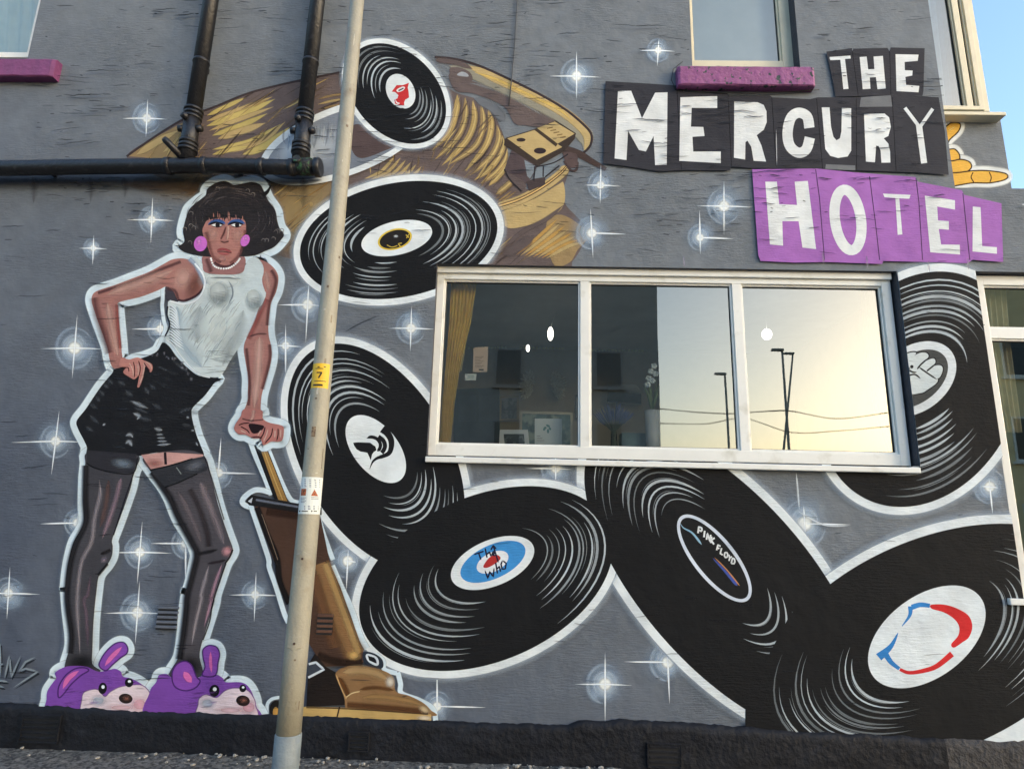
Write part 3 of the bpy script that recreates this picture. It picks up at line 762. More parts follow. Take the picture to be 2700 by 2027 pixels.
def abstract(L):
    RD = S(206, 44, 46); BL = S(52, 128, 196)
    L.stroke(T9(1475, 608, 1530, 592, 1592, 598), (14, 11), BL)
    L.stroke(T9(1466, 602, 1462, 660, 1412, 730), (13, 2), BL)
    L.stroke(T9(1388, 770, 1340, 860, 1262, 930), (3, 22), BL, 1, 0, (0.1, 0))
    L.stroke(T9(1300, 900, 1340, 960, 1395, 1005), (16, 9), BL)
    L.stroke(T9(1398, 1008, 1460, 1030, 1560, 1015, 1640, 985, 1735, 908), (8, 16), RD)
    L.fill(T9(1600, 592, 1680, 590, 1760, 612, 1840, 660, 1866, 730, 1845, 800, 1800, 835, 1748, 868, 1730, 845, 1775, 790, 1780, 730, 1745, 680, 1680, 640, 1605, 618), RD)
def r6x(P):
    P.fill([(1963, 1870), (1985, 1800), (2080, 1620), (2167, 1541), (2300, 1700), (2500, 2000), (1963, 2000)], BLK, smooth=False)
    P.fill([(2590, 1952), (2640, 1925), (2720, 1880), (2720, 1935), (2650, 1960), (2600, 1975)], WHITE)
finish(r6, mark=abstract, extra=r6x)
def fist(L):
    e = r7['LAB']
    L.fill(ell(e[:2], e[2]+3, e[3]+3, e[4], 80), S(214, 220, 222), False)
    L.fill(ell(e[:2], e[2]-19, e[3]-19, e[4], 80), S(70, 72, 72), False)
    W_ = S(206, 214, 214); K = S(34, 36, 38)
    for g, c_ in ((3.5, K), (0, W_)):
        for pts in (ZI(980, 1350, 965, 1180, 1000, 1090, 1090, 1080, 1290, 1205, 1170, 1320, 1100, 1350), ZI(955, 1080, 950, 960, 1000, 925, 1060, 930, 1000, 1010, 985, 1090),
                    ZI(990, 1080, 1010, 990, 1080, 935, 1160, 925, 1190, 970, 1110, 1040, 1060, 1100), ZI(1100, 1075, 1150, 1020, 1240, 985, 1262, 1030, 1200, 1090, 1170, 1120), ZI(1180, 1125, 1250, 1065, 1320, 1060, 1340, 1110, 1290, 1195)):
            cx = sum(p[0] for p in pts)/len(pts); cy = sum(p[1] for p in pts)/len(pts)
            q = [(p[0]+(p[0]-cx)/max(1, math.hypot(p[0]-cx, p[1]-cy))*g, p[1]+(p[1]-cy)/max(1, math.hypot(p[0]-cx, p[1]-cy))*g) for p in pts]
            L.fill(q, c_)
    for a in (ZI(975, 1165, 1050, 1155, 1110, 1200), ZI(1095, 1080, 1180, 1140, 1285, 1210), ZI(975, 1105, 1030, 1130, 1070, 1130), ZI(1070, 1100, 1110, 1050, 1190, 980), ZI(1170, 1120, 1260, 1048)):
        L.stroke(a, 4.5, K, 1, 0.1, (0.1, 0.3))
    L.blob(ZI(1015, 1072)[0], 5, 5, K, 1, prof=((0, 1), (.8, 1), (1, 0)))
finish(r7, mark=fist)

# ---- lettering
CARD = S(54, 54, 60); LET = S(224, 227, 226)
def letters(name, label, card, cardcol, LT, lines=(), patches=()):
    P = Paint()
    P.fill(card, cardcol, smooth=False)
    for pts, c_ in patches: P.fill(pts, c_, smooth=False)
    for l in lines: P.stroke(l, 2.5, S(34, 32, 40), 0.75, 0.3, smooth=False)
    ob = P.build(name, HOTEL, label=label)
    for kind, *a in LT:
        Q = Paint()
        if kind == 'f': Q.fill(a[0], LET, smooth=False)
        elif kind == 's':
            for st, w_ in a[0]: Q.stroke(st, w_, LET, smooth=False)
        elif kind == 'c': Q.stroke(a[0], a[1], LET)
        elif kind == 'o': Q.loop(a[0], a[1], LET, smooth=False)
        Q.build('letter', ob)
    return ob
letters('painted_sign_card', 'painted charcoal cards reading THE', T3(925, 345, 1090, 322, 1092, 345, 1100, 326, 1320, 320, 1332, 345, 1340, 318, 1560, 323, 1552, 600, 1545, 632, 1340, 625, 1130, 632, 985, 636, 960, 500), CARD,
        [('f', T3(945, 380, 1080, 371, 1082, 390, 1045, 393, 1068, 585, 1035, 588, 1015, 398, 950, 401)),
         ('f', T3(1140, 380, 1185, 377, 1195, 460, 1235, 458, 1230, 377, 1290, 373, 1308, 583, 1255, 588, 1245, 510, 1205, 512, 1210, 585, 1160, 588)),
         ('f', T3(1372, 362, 1520, 365, 1515, 405, 1430, 412, 1432, 465, 1482, 468, 1480, 500, 1435, 508, 1440, 560, 1525, 567, 1520, 608, 1378, 600))],
        lines=[T3(1092, 340, 1130, 630), T3(1334, 340, 1342, 625)])
letters('painted_sign_card', 'painted charcoal cards reading MERCURY',
        T2(1710, 535, 2000, 552, 2205, 566)+T3(0, 603, 285, 615, 300, 632, 560, 628, 575, 640, 820, 652, 870, 640, 1120, 640, 1350, 622, 1650, 640, 1690, 860, 1715, 1140, 1500, 1125, 1110, 1112, 920, 1102, 430, 1096, 310, 1086, 305, 1112, 0, 1110)+T2(2050, 1118, 1850, 1085, 1695, 1066), CARD,
        [('f', T2(1790, 600, 1875, 598, 1945, 775, 2030, 610, 2110, 608, 2105, 1075, 2030, 1078, 2020, 890, 1970, 990, 1925, 980, 1855, 855, 1845, 1045, 1768, 1035)),
         ('f', T3(-18, 640, 220, 632, 220, 710, 55, 708, 50, 830, 130, 832, 138, 890, 60, 895, 65, 990, 243, 990, 243, 1065, -25, 1050)),
         ('f', T3(330, 668, 480, 672, 520, 690, 538, 730, 540, 800, 520, 850, 475, 885, 505, 950, 535, 1055, 455, 1050, 440, 960, 415, 920, 402, 930, 400, 1042, 328, 1030)),
         ('c', T3(815, 838, 800, 765, 745, 740, 695, 775, 674, 870, 690, 955, 745, 998, 795, 975, 818, 900), 27),
         ('f', T3(895, 705, 945, 705, 955, 830, 970, 895, 990, 918, 1012, 905, 1022, 860, 1025, 709, 1085, 711, 1085, 985, 1062, 1022, 1000, 1032, 950, 1018, 918, 975)),
         ('f', T3(1168, 748, 1300, 745, 1330, 770, 1341, 830, 1325, 890, 1295, 905, 1325, 940, 1336, 990, 1338, 1062, 1280, 1062, 1275, 985, 1262, 955, 1246, 952, 1238, 1060, 1180, 1055)),
         ('s', [(T3(1432, 708, 1526, 832), 9), (T3(1612, 714, 1520, 845), 9), (T3(1522, 815, 1556, 1066), 16)])],
        lines=[T2(2170, 570, 2200, 1110), T3(290, 625, 312, 1085), T3(572, 640, 602, 1090), T3(862, 650, 900, 1100), T3(1118, 640, 1120, 1110), T3(1350, 640, 1375, 1115)],
        patches=[(T3(1148, 640, 1340, 627, 1350, 700, 1140, 702), S(112, 114, 117)), (T3(922, 1072, 1110, 1080, 1112, 1112, 917, 1104), S(112, 114, 117))])
oc = T3(1064, 1432)[0]
letters('painted_sign_card', 'painted lilac cards reading HOTEL',
        T3(445, 1105, 860, 1100, 1110, 1125, 1500, 1155, 1515, 1185, 1800, 1240, 1815, 1270, 2055, 1325, 2066, 1700)+T6(2065, 42, 1870, 28, 1835, 50, 1560, 42, 1290, 36, 1285, 55, 920, 42, 720, 46, 500, 36, 485, 0), S(164, 106, 180),
        [('f', T3(530, 1185, 605, 1185, 620, 1330, 735, 1335, 720, 1185, 805, 1180, 858, 1620, 770, 1610, 745, 1440, 640, 1440, 645, 1598, 560, 1590)),
         ('o', ell(oc, 80, 34, 82, 40), 27),
         ('f', T3(1290, 1262, 1468, 1270, 1460, 1295, 1395, 1292, 1415, 1525, 1385, 1528, 1370, 1290, 1300, 1285)),
         ('f', T3(1560, 1275, 1755, 1305, 1755, 1365, 1640, 1345, 1645, 1435, 1715, 1440, 1715, 1495, 1650, 1490, 1665, 1590, 1785, 1592, 1787, 1655, 1595, 1640)),
         ('f', T3(1870, 1345, 1920, 1350, 1930, 1600, 2025, 1608, 2025, 1650, 1868, 1635))],
        lines=[T3(855, 1105, 880, 1290, 912, 1690), T3(1203, 1150, 1240, 1440, 1268, 1690), T3(1503, 1160, 1522, 1320, 1545, 1690), T3(1806, 1260, 1850, 1690)])

# ---- the painted hand on the set-back wall
P = Paint(YB)
LAYER_KEEP = LAYER[0]
LAYER[0] = 0.001
hand = [T3(1640, 870, 1700, 830, 1745, 800, 1792, 806, 1782, 850, 1725, 905, 1700, 950, 1640, 960), T3(1640, 990, 1735, 972, 1765, 975, 1790, 1012, 1770, 1055, 1640, 1050),
        T3(1640, 1060, 1745, 1048, 1800, 1038, 1852, 1052, 1866, 1082, 1840, 1108, 1780, 1115, 1640, 1120), T3(1640, 1130, 1770, 1125, 1880, 1112, 1980, 1112, 2090, 1130, 2088, 1160, 1990, 1182, 1880, 1182, 1790, 1196, 1640, 1220)]
for h in hand: P.loop(h, 34, S(226, 230, 228), 0.95, 0.35)
for h in hand:
    P.loop(h, 7, S(60, 42, 20)); P.fill(h, S(226, 176, 76))
P.stroke(T3(1880, 1118, 1868, 1150, 1885, 1182), 3, S(70, 48, 20)); P.stroke(T3(1985, 1116, 1998, 1150, 1990, 1180), 3, S(70, 48, 20))
P.stroke(T3(1725, 845, 1760, 825), 6, S(240, 205, 120), 0.8, 0.5)
P.build('painted_hand', HOTEL, clip=False, label='painted yellow pointing hand round the corner')
LAYER[0] = LAYER_KEEP

# ---- grime and painted contact shade under the pipe run
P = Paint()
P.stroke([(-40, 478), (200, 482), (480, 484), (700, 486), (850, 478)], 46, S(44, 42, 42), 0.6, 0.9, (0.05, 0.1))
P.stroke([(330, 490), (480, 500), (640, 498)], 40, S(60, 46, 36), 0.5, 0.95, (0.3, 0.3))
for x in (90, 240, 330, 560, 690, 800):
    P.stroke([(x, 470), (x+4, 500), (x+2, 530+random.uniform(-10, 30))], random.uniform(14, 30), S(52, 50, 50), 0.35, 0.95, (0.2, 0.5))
P.build('grime_and_pipe_shade', HOTEL)
# ---- the vacuum cleaner
P = Paint()
WO = WHITEB
for l, w_ in ((ZD(240, 390, 300, 560, 400, 790, 470, 980), 15), (ZD(430, 480, 520, 700, 600, 890, 680, 1030, 760, 1060), 14), (ZD(480, 960, 380, 930, 290, 930, 200, 990, 165, 1050, 200, 1090, 270, 1110), 16),
             (ZD(255, 1090, 340, 1340, 440, 1640)+ZG(130, -20, 200, 180, 280, 440, 330, 560), 15), (ZG(790, -40, 890, 190, 1000, 430, 1090, 700, 1160, 830), 17), (ZD(960, 1180, 1000, 1330, 1060, 1500, 1120, 1660), 14),
             (ZG(1480, 1080, 1510, 1200, 1520, 1300, 1700, 1370, 1850, 1460, 1880, 1600), 15), (ZG(110, 1540, 110, 1420, 160, 1360, 260, 1340), 10), (ZG(1250, 890, 1330, 960, 1340, 1050, 1470, 1090), 14),
             (ZD(430, 470, 520, 470, 590, 440), 10)):
    P.stroke(l, w_, WO, 1, 0.2)
P.fill(ZD(260, 385, 360, 380, 420, 470, 650, 1050, 500, 1020), S(24, 24, 26), smooth=False)
P.fill(ZD(350, 480, 405, 458, 640, 1045, 545, 1030), S(150, 116, 66), smooth=False)
P.stroke(ZD(385, 490, 460, 700, 590, 1030), 7, S(188, 152, 90), 0.9, 0.6)
P.fill(ZD(205, 1050, 225, 1010, 260, 975, 300, 985, 520, 1030, 760, 1070, 1000, 1110, 1000, 1190, 740, 1165, 300, 1095, 240, 1088), S(26, 26, 28), smooth=False)
P.stroke(ZD(310, 1030, 520, 1065, 760, 1105, 980, 1140), 9, S(110, 116, 130), 0.8, 0.6)
P.fill(ZD(225, 1045, 275, 1005, 262, 1065), S(190, 196, 204), smooth=False)
bag = ZD(300, 1095, 740, 1165, 985, 1195)+ZG(770, -60, 880, 190, 980, 470, 1080, 750, 1118, 860, 1120, 980, 1000, 1010, 720, 1020, 610, 880, 500, 700, 330, 330, 210, 0)
P.fill(bag, S(72, 52, 42), smooth=False)
P.stroke(ZD(320, 1110, 430, 1400, 530, 1640)+ZG(240, 120, 340, 360), 20, S(24, 20, 20), 0.95, 0.4)
P.stroke(ZD(370, 1180, 450, 1400, 540, 1660), 2.5, S(150, 130, 110), 0.6, 0.4)
P.stroke(ZG(660, -60, 740, 150, 840, 450, 960, 760, 1050, 900), 70, S(140, 104, 68), 0.95, 0.75)
P.stroke(ZG(720, -60, 800, 150, 900, 420, 1010, 720, 1070, 880), 26, S(184, 150, 98), 0.75, 0.7)
P.stroke(ZG(600, 60, 660, 300, 760, 640, 830, 820), 40, S(118, 82, 56), 0.7, 0.8)
P.stroke(ZG(640, 900, 800, 960, 1000, 990, 1110, 980), 26, S(40, 27, 20), 0.9, 0.6)
P.blob(ZG(1020, 900)[0], 22, 16, S(206, 168, 104), 0.9)
P.stroke(ZD(420, 1150, 700, 1190, 960, 1220), 26, S(50, 32, 24), 0.8, 0.7)
P.fill(ZG(610, 880, 720, 1020, 830, 1080, 840, 1150, 940, 1420, 520, 1445, 540, 1000), S(30, 24, 22), smooth=False)
P.fill(ZG(1120, 870, 1230, 880, 1320, 950, 1310, 1040, 1140, 1000), S(40, 48, 60))
P.loop(ZG(1158, 898, 1240, 920, 1268, 960, 1260, 1000, 1180, 960), 6, S(210, 218, 224))
P.fill(ZG(1165, 905, 1235, 925, 1250, 985, 1180, 955), S(22, 24, 28), smooth=False)
P.fill(ZG(540, 1000, 620, 975, 705, 1050, 540, 1140), S(60, 66, 76), smooth=False)
P.stroke(ZG(545, 995, 620, 975, 705, 1050, 540, 1135), 6, S(206, 214, 220), smooth=False)
hood = ZG(830, 1085, 880, 1040, 960, 1018, 1080, 1015, 1250, 1040, 1380, 1085, 1440, 1150, 1462, 1280, 1600, 1325, 1740, 1395, 1820, 1470, 1835, 1540, 1000, 1470, 930, 1440, 920, 1350, 870, 1220, 832, 1130)
P.fill(hood, S(136, 104, 70))
P.stroke(ZG(900, 1080, 1060, 1060, 1250, 1090, 1380, 1160), 34, S(172, 142, 100), 0.85, 0.8, (0.2, 0.2))
P.blob(ZG(1400, 1180)[0], 16, 20, S(214, 206, 190), 0.9)
P.stroke(ZG(860, 1130, 930, 1250, 960, 1340), 20, S(96, 60, 30), 0.85, 0.7, (0.2, 0.2))
P.stroke(ZG(1080, 1260, 1250, 1240, 1440, 1270), 14, S(100, 66, 36), 0.8, 0.7, (0.2, 0.2))
P.stroke(ZG(935, 1345, 1000, 1300, 1080, 1280), 4, S(214, 188, 140), 0.9, 0.4)
P.stroke(ZG(835, 1110, 880, 1230, 940, 1360), 4, S(196, 160, 110), 0.9, 0.4)
P.stroke(ZG(950, 1420, 1200, 1440, 1500, 1465, 1800, 1500), 22, S(90, 58, 34), 0.8, 0.7)
P.stroke(ZG(1100, 1340, 1350, 1340, 1600, 1380, 1750, 1430), 22, S(160, 126, 82), 0.8, 0.8, (0.2, 0.2))
P.blob(ZG(1760, 1470)[0], 20, 12, S(214, 190, 150), 0.9, 30)
P.fill(ZG(180, 1460, 510, 1440, 900, 1450, 1830, 1520, 1832, 1640, 150, 1600), S(186, 156, 98), smooth=False)
P.stroke(ZG(520, 1450, 1000, 1465, 1800, 1520), 4, S(70, 48, 30), 0.8, 0.4)
P.stroke(ZG(870, 1440, 840, 1560), 4, S(50, 36, 26))
P.blob(ZG(1760, 1560)[0], 26, 10, S(226, 214, 190), 0.8)
P.fill(ell(ZG(205, 1480)[0], 18, 26), S(26, 24, 24)); P.fill(ell(ZG(200, 1500)[0], 8, 14), S(180, 136, 70))
P.build('painted_vacuum_cleaner', HOTEL, label='painted tan upright vacuum cleaner held by the figure')

# ---- the painted figure
SK = S(160, 113, 106); SKH = S(212, 172, 160); SKD = S(98, 62, 64); SKR = S(150, 84, 80)
HAIR = ZA(480, 170, 560, 110, 650, 85, 700, 95, 760, 125, 860, 110, 950, 95, 1030, 120, 1070, 180, 1110, 270, 1160, 340, 1200, 410, 1215, 500, 1240, 580, 1285, 650, 1240, 720, 1180, 780, 1090, 820, 1000, 860, 900, 875, 700, 880, 500, 880, 400, 870, 300, 850, 220, 820, 180, 775, 240, 720, 225, 620, 240, 530, 270, 430, 300, 370, 380, 300, 460, 240)
ARML = ZB(1090, 60, 960, 65, 850, 120, 700, 200, 520, 270, 350, 335, 180, 390, 118, 430, 102, 500, 130, 600, 170, 720, 230, 880, 270, 1000, 300, 1150, 345, 1212, 480, 1195, 470, 1130, 430, 1105, 410, 900, 395, 750, 382, 600, 376, 530, 450, 500, 620, 460, 800, 392, 890, 352, 960, 400, 1010, 490, 1080, 505, 1200, 455, 1270, 380, 1295, 300, 1240, 200, 1180, 110)
HANDL = ZB(420, 1100, 500, 1118, 590, 1098, 660, 1128, 735, 1165, 748, 1215, 725, 1255, 700, 1210, 662, 1200, 650, 1300, 612, 1402, 588, 1400, 606, 1290, 560, 1325, 520, 1312, 440, 1255, 470, 1200, 400, 1190)
VEST = ZB(1110, 50, 1200, 45, 1260, 100, 1310, 200, 1350, 222, 1500, 216, 1650, 215, 1720, 130, 1760, 60, 1840, 50, 1900, 120, 1912, 200, 1890, 300, 1920, 390, 1936, 430, 1900, 530, 1840, 600, 1800, 700, 1750, 830, 1680, 950, 1600, 1070, 1550, 1150, 1500, 1240, 1440, 1302, 1350, 1302, 1240, 1270, 1130, 1180, 1030, 1060, 960, 960, 880, 900, 890, 850, 925, 760, 900, 650, 905, 560, 925, 500, 1060, 530, 1180, 505, 1260, 425, 1292, 320, 1270, 220, 1190, 110)
ARMR = ZB(1860, 70, 1950, 100, 2030, 170, 2066, 260, 2045, 400, 1990, 520, 1972, 640, 1960, 760, 1966, 870, 1986, 960, 1996, 1060, 1980, 1180, 1930, 1350, 1890, 1500, 1880, 1640)+ZC(2042, 740, 2060, 800, 1960, 860, 1810, 850, 1860, 740, 1905, 620)+ZB(1745, 1460, 1748, 1300, 1722, 1150, 1702, 980, 1760, 830, 1820, 700, 1860, 580, 1925, 470, 1930, 420, 1895, 300, 1905, 160)
HANDR = ZD(190, 80, 370, 90, 385, 175, 450, 220, 580, 250, 606, 290, 592, 400, 540, 422, 470, 420, 390, 458, 360, 390, 280, 385, 200, 348, 130, 342, 85, 292, 100, 230, 150, 160)
SKIRT = ZC(1010, 20, 1080, 60, 1160, 170, 1280, 290, 1400, 370, 1590, 385, 1540, 460, 1450, 580, 1330, 700, 1315, 760, 1330, 860, 1370, 1000, 1410, 1100, 1442, 1205, 1330, 1190, 1040, 1172, 900, 1182, 760, 1212, 600, 1220, 400, 1232, 220, 1215, 215, 1120, 180, 1040, 120, 920, 108, 840, 200, 720, 280, 600, 370, 470, 480, 340, 500, 300, 600, 270, 690, 210, 830, 170, 950, 110)
LEGL = ZE(340, 20, 322, 130, 306, 300, 300, 550, 305, 740, 270, 830, 200, 950, 160, 1090, 130, 1250, 110, 1450)+ZF(275, 100, 290, 300, 320, 560, 318, 700, 270, 880, 300, 950, 640, 950, 560, 870, 560, 700, 572, 400, 602, 100)+ZE(470, 1300, 555, 1190, 602, 1100, 612, 1000, 605, 930, 660, 780, 740, 560, 800, 380, 835, 220, 885, 50, 600, 30)
LEGR = ZE(940, 60, 1000, 200, 1120, 360, 1200, 500, 1280, 700, 1400, 900, 1460, 1020, 1480, 1100, 1460, 1200, 1430, 1350, 1380, 1500)+ZF(1550, 100, 1520, 300, 1500, 560, 1460, 800, 1370, 1000, 1700, 1000, 1684, 800, 1700, 680, 1760, 480, 1830, 250)+ZE(1690, 1500, 1740, 1350, 1800, 1180, 1862, 1080, 1872, 1020, 1830, 900, 1760, 700, 1700, 500, 1640, 250, 1560, 40, 1300, -10)
SLIPL = ZF(80, 1240, 90, 1150, 150, 1060, 180, 1020, 170, 960, 250, 910, 350, 890, 500, 900, 620, 950, 740, 930, 800, 920, 860, 950, 880, 1000, 960, 1020, 1060, 1070, 1150, 1150, 1190, 1240, 1180, 1330, 1140, 1420, 500, 1420, 90, 1380)
EARL1 = ZF(630, 890, 660, 800, 730, 710, 810, 650, 890, 645, 930, 700, 920, 760, 850, 810, 770, 880, 700, 940)
EARL2 = ZF(200, 1200, 210, 1100, 280, 990, 380, 920, 480, 910, 520, 940, 440, 990, 340, 1080, 270, 1170, 220, 1220)
SLIPR = ZF(1160, 1170, 1230, 1060, 1260, 985, 1340, 975, 1400, 1010, 1640, 1020, 1730, 985, 1860, 980, 1930, 1020, 1960, 1060, 2100, 1060, 2180, 1090, 2240, 1180, 2270, 1300, 2250, 1450, 1170, 1450)
EARR1 = ZF(1715, 990, 1740, 900, 1720, 800, 1720, 720, 1780, 675, 1860, 690, 1895, 760, 1880, 850, 1850, 990)
EARR2 = ZF(1400, 1050, 1400, 950, 1450, 870, 1530, 840, 1600, 880, 1650, 1000, 1690, 1050, 1640, 1120, 1540, 1150, 1440, 1120)
FIG = empty('painted_figure', (0, 0, 0), HOTEL)
FIG['label'] = 'painted person in white vest and black skirt leaning on a vacuum cleaner'
P = Paint()
for shp, w_ in ((HAIR, 38), (ARML, 36), (ARMR, 36), (HANDR, 36), (SKIRT, 36), (LEGL, 34), (LEGR, 34), (SLIPL, 36), (EARL1, 34), (SLIPR, 36), (EARR1, 34)):
    P.loop(shp, w_+12, S(170, 194, 214), 0.45, 0.7)
for shp, w_ in ((HAIR, 38), (ARML, 36), (ARMR, 36), (HANDR, 36), (SKIRT, 36), (LEGL, 34), (LEGR, 34), (SLIPL, 36), (EARL1, 34), (SLIPR, 36), (EARR1, 34)):
    P.loop(shp, w_, WHITEB, 1, 0.12)
P.stroke(ZB(850, 385, 850, 480, 845, 560, 860, 700, 880, 790, 840, 900, 800, 990), 12, WHITEB, 1, 0.3)
P.build('white_outline', FIG)
# arms
P = Paint()
P.fill(ZB(880, 350, 960, 400, 1020, 500, 940, 520, 885, 480), S(60, 58, 66))
P.fill(ARML, SK)
P.stroke(ZB(1040, 90, 860, 160, 600, 270, 350, 360, 170, 420), 12, SKD, 0.75, 0.7)
P.stroke(ZB(130, 470, 160, 640, 230, 850, 290, 1050), 30, SKD, 0.7, 0.95)
P.stroke(ZB(960, 180, 700, 290, 450, 370, 260, 440), 42, SKH, 0.6, 0.95, (0.3, 0.3))
P.stroke(ZB(270, 520, 300, 700, 340, 900, 380, 1080), 32, SKH, 0.65, 0.95, (0.2, 0.2))
P.stroke(ZB(370, 540, 380, 750, 405, 1000), 14, SKR, 0.7, 0.7)
P.blob(ZB(1060, 260)[0], 36, 44, SKH, 0.6, 20)
P.blob(ZB(1190, 330)[0], 26, 55, S(112, 70, 62), 0.7, 20)
P.stroke(ZB(1010, 490, 1080, 502, 1200, 450, 1275, 370, 1290, 290), 9, S(58, 34, 44), 0.85, 0.6)
P.stroke(ZB(900, 370, 980, 400, 1010, 480), 12, SKD, 0.7, 0.7)
for l in (ZB(760, 250, 880, 270, 990, 255), ZB(640, 310, 740, 312), ZB(150, 690, 300, 690, 420, 682)): P.stroke(l, 3, SKD, 0.6, 0.4, (0.2, 0.2))
P.build('arm', FIG)
P = Paint()
P.fill(ARMR, SK)
P.stroke(ZB(1990, 180, 2040, 280, 2010, 420, 1970, 540, 1950, 760), 14, SKD, 0.7, 0.8)
P.stroke(ZB(1930, 180, 1950, 300, 1960, 400), 24, SKH, 0.45, 0.85, (0.3, 0.3))
P.stroke(ZB(1940, 480, 1870, 640, 1800, 800, 1750, 900), 20, SKR, 0.7, 0.8)
P.stroke(ZB(1730, 1000, 1750, 1200, 1765, 1400, 1750, 1600), 12, SKD, 0.7, 0.7)
P.stroke(ZB(1870, 880, 1860, 1080, 1850, 1280, 1830, 1450, 1810, 1640), 34, SKH, 0.75, 0.95, (0.1, 0.3))
P.stroke(ZB(1975, 960, 1980, 1080, 1950, 1240, 1900, 1430), 14, SKD, 0.7, 0.8)
P.stroke(ZB(1750, 880, 1850, 850, 1950, 850), 6, SKD, 0.7, 0.5, (0.2, 0.2))
P.build('arm', FIG)
# skirt with its highlights
P = Paint()
P.fill(SKIRT, S(24, 25, 29))
SH = S(150, 158, 166); SH2 = S(84, 90, 98)
for l, w_, c_ in ((ZC(670, 630, 740, 660, 860, 712), 12, SH), (ZC(700, 760, 760, 790, 740, 830), 13, SH), (ZC(620, 1000, 670, 985, 700, 1020), 12, SH), (ZC(620, 1080, 660, 1060, 690, 1110), 14, SH), (ZC(920, 920, 970, 930, 1010, 940), 13, SH),
                  (ZC(940, 985, 1020, 985), 6, SH), (ZC(950, 1020, 1040, 1020), 6, SH), (ZC(950, 1055, 1060, 1055), 7, SH), (ZC(950, 1095, 1100, 1085), 8, SH), (ZC(1260, 800, 1290, 810), 10, SH), (ZC(1310, 940, 1345, 945), 7, SH), (ZC(1360, 1060, 1378, 1105), 7, SH),
                  (ZC(430, 400, 490, 460), 9, SH2), (ZC(390, 450, 440, 500), 9, SH2), (ZC(340, 520, 400, 580), 10, SH2), (ZC(310, 580, 350, 640), 9, SH2), (ZC(540, 420, 620, 470), 9, SH2), (ZC(820, 490, 870, 560), 9, SH2), (ZC(870, 450, 940, 520), 7, SH2),
                  (ZC(230, 650, 330, 720), 8, SH2), (ZC(240, 780, 340, 870), 8, SH2), (ZC(380, 890, 410, 870), 8, SH), (ZC(200, 900, 280, 950), 8, SH2), (ZC(900, 660, 1000, 720), 8, SH2), (ZC(700, 700, 860, 760), 6, SH2), (ZC(960, 270, 1080, 320), 5, SH2), (ZC(1100, 180, 1180, 260, 1300, 350), 6, SH2), (ZC(620, 520, 700, 590), 10, SH2), (ZC(760, 800, 900, 840), 9, SH2), (ZC(1180, 760, 1320, 700), 8, SH2), (ZC(1210, 880, 1310, 890), 6, SH2)):
    P.stroke(l, w_*(1.2 if c_ is SH else 1.9), c_, 0.8 if c_ is SH else 0.45, 0.9, (0.45, 0.45))
rr = random.Random(3)
for i in range(34):
    x = rr.uniform(250, 1300); y = rr.uniform(300, 1120)
    if x < 900-0.9*y+200 or y < 0.75*(x-900)+150: continue
    P.stroke(ZC(x, y, x+60, y+20+rr.uniform(-20, 30), x+120+rr.uniform(0, 60), y+40), rr.uniform(8, 16), S(52, 56, 62), 0.4, 0.95, (0.4, 0.4))
for i in range(13):
    t = i/12
    P.blob(ZC(905+t*430+rr.uniform(-25, 25), 130+t*250-70*math.sin(t*3.1)+rr.uniform(-20, 30))[0], rr.uniform(3, 6), rr.uniform(3, 6), S(130, 130, 140), 0.6, same=i > 0)
P.build('skirt', FIG)
# vest
P = Paint()
P.fill(VEST, S(196, 208, 210))
P.stroke(ZB(1000, 560, 1010, 700, 1000, 860, 1120, 1040, 1260, 1200), 70, S(156, 178, 194), 0.5, 0.95, (0.2, 0.2))
P.stroke(ZB(1250, 560, 1200, 750, 1220, 950), 64, S(152, 164, 170), 0.45, 0.95, (0.3, 0.3))
P.stroke(ZB(1700, 600, 1650, 800, 1560, 1000, 1480, 1180), 60, S(158, 166, 168), 0.45, 0.95, (0.3, 0.3))
P.blob(ZB(1430, 800)[0], 60, 100, S(214, 221, 216), 0.45, 12)
P.blob(ZB(1480, 290)[0], 70, 34, S(218, 226, 224), 0.8)
P.stroke(ZB(1130, 60, 1200, 130, 1260, 240, 1300, 330), 18, S(160, 180, 204), 0.7, 0.8)
for cx_, cy_, rx_, ry_ in ((1445, 430, 30, 33), (1815, 490, 24, 28)):
    c_ = ZB(cx_, cy_)[0]
    P.blob((c_[0], c_[1]+4), rx_*1.15, ry_*1.12, S(150, 162, 164), 0.7, prof=((0, 1), (.6, .8), (1, 0)))
    P.blob((c_[0]-3, c_[1]-8), rx_*0.95, ry_*0.85, S(208, 217, 216), 0.85, prof=((0, 1), (.6, .7), (1, 0)))
    for k in range(7):
        P.stroke([(c_[0]-rx_*.6+k*3, c_[1]-2+k*3.6), (c_[0]+rx_*.6, c_[1]-6+k*4)], 1.8, S(110, 120, 122), 0.6, 0.4, (0.2, 0.2), same=k > 0)
        P.stroke([(c_[0]-rx_*.5+k*4, c_[1]+2), (c_[0]-rx_*.5+k*4, c_[1]+ry_*.7)], 1.6, S(110, 120, 122), 0.5, 0.4, (0.2, 0.2), same=k > 0)
P.stroke(ZB(1540, 290, 1580, 360, 1585, 450, 1540, 540), 7, S(104, 120, 138), 0.7, 0.8, (0.3, 0.3))
for i in range(13):
    y = 540+i*30
    P.stroke(ZB(925-0.02*i*i, y, 985, y+50, 1010+6*i, y+120), 5.5, S(226, 236, 240), 0.8, 0.5, (0.2, 0.4))
    P.stroke(ZB(920, y+18, 960, y+50, 990, y+90), 4.5, S(62, 82, 100), 0.7, 0.5, (0.2, 0.5))
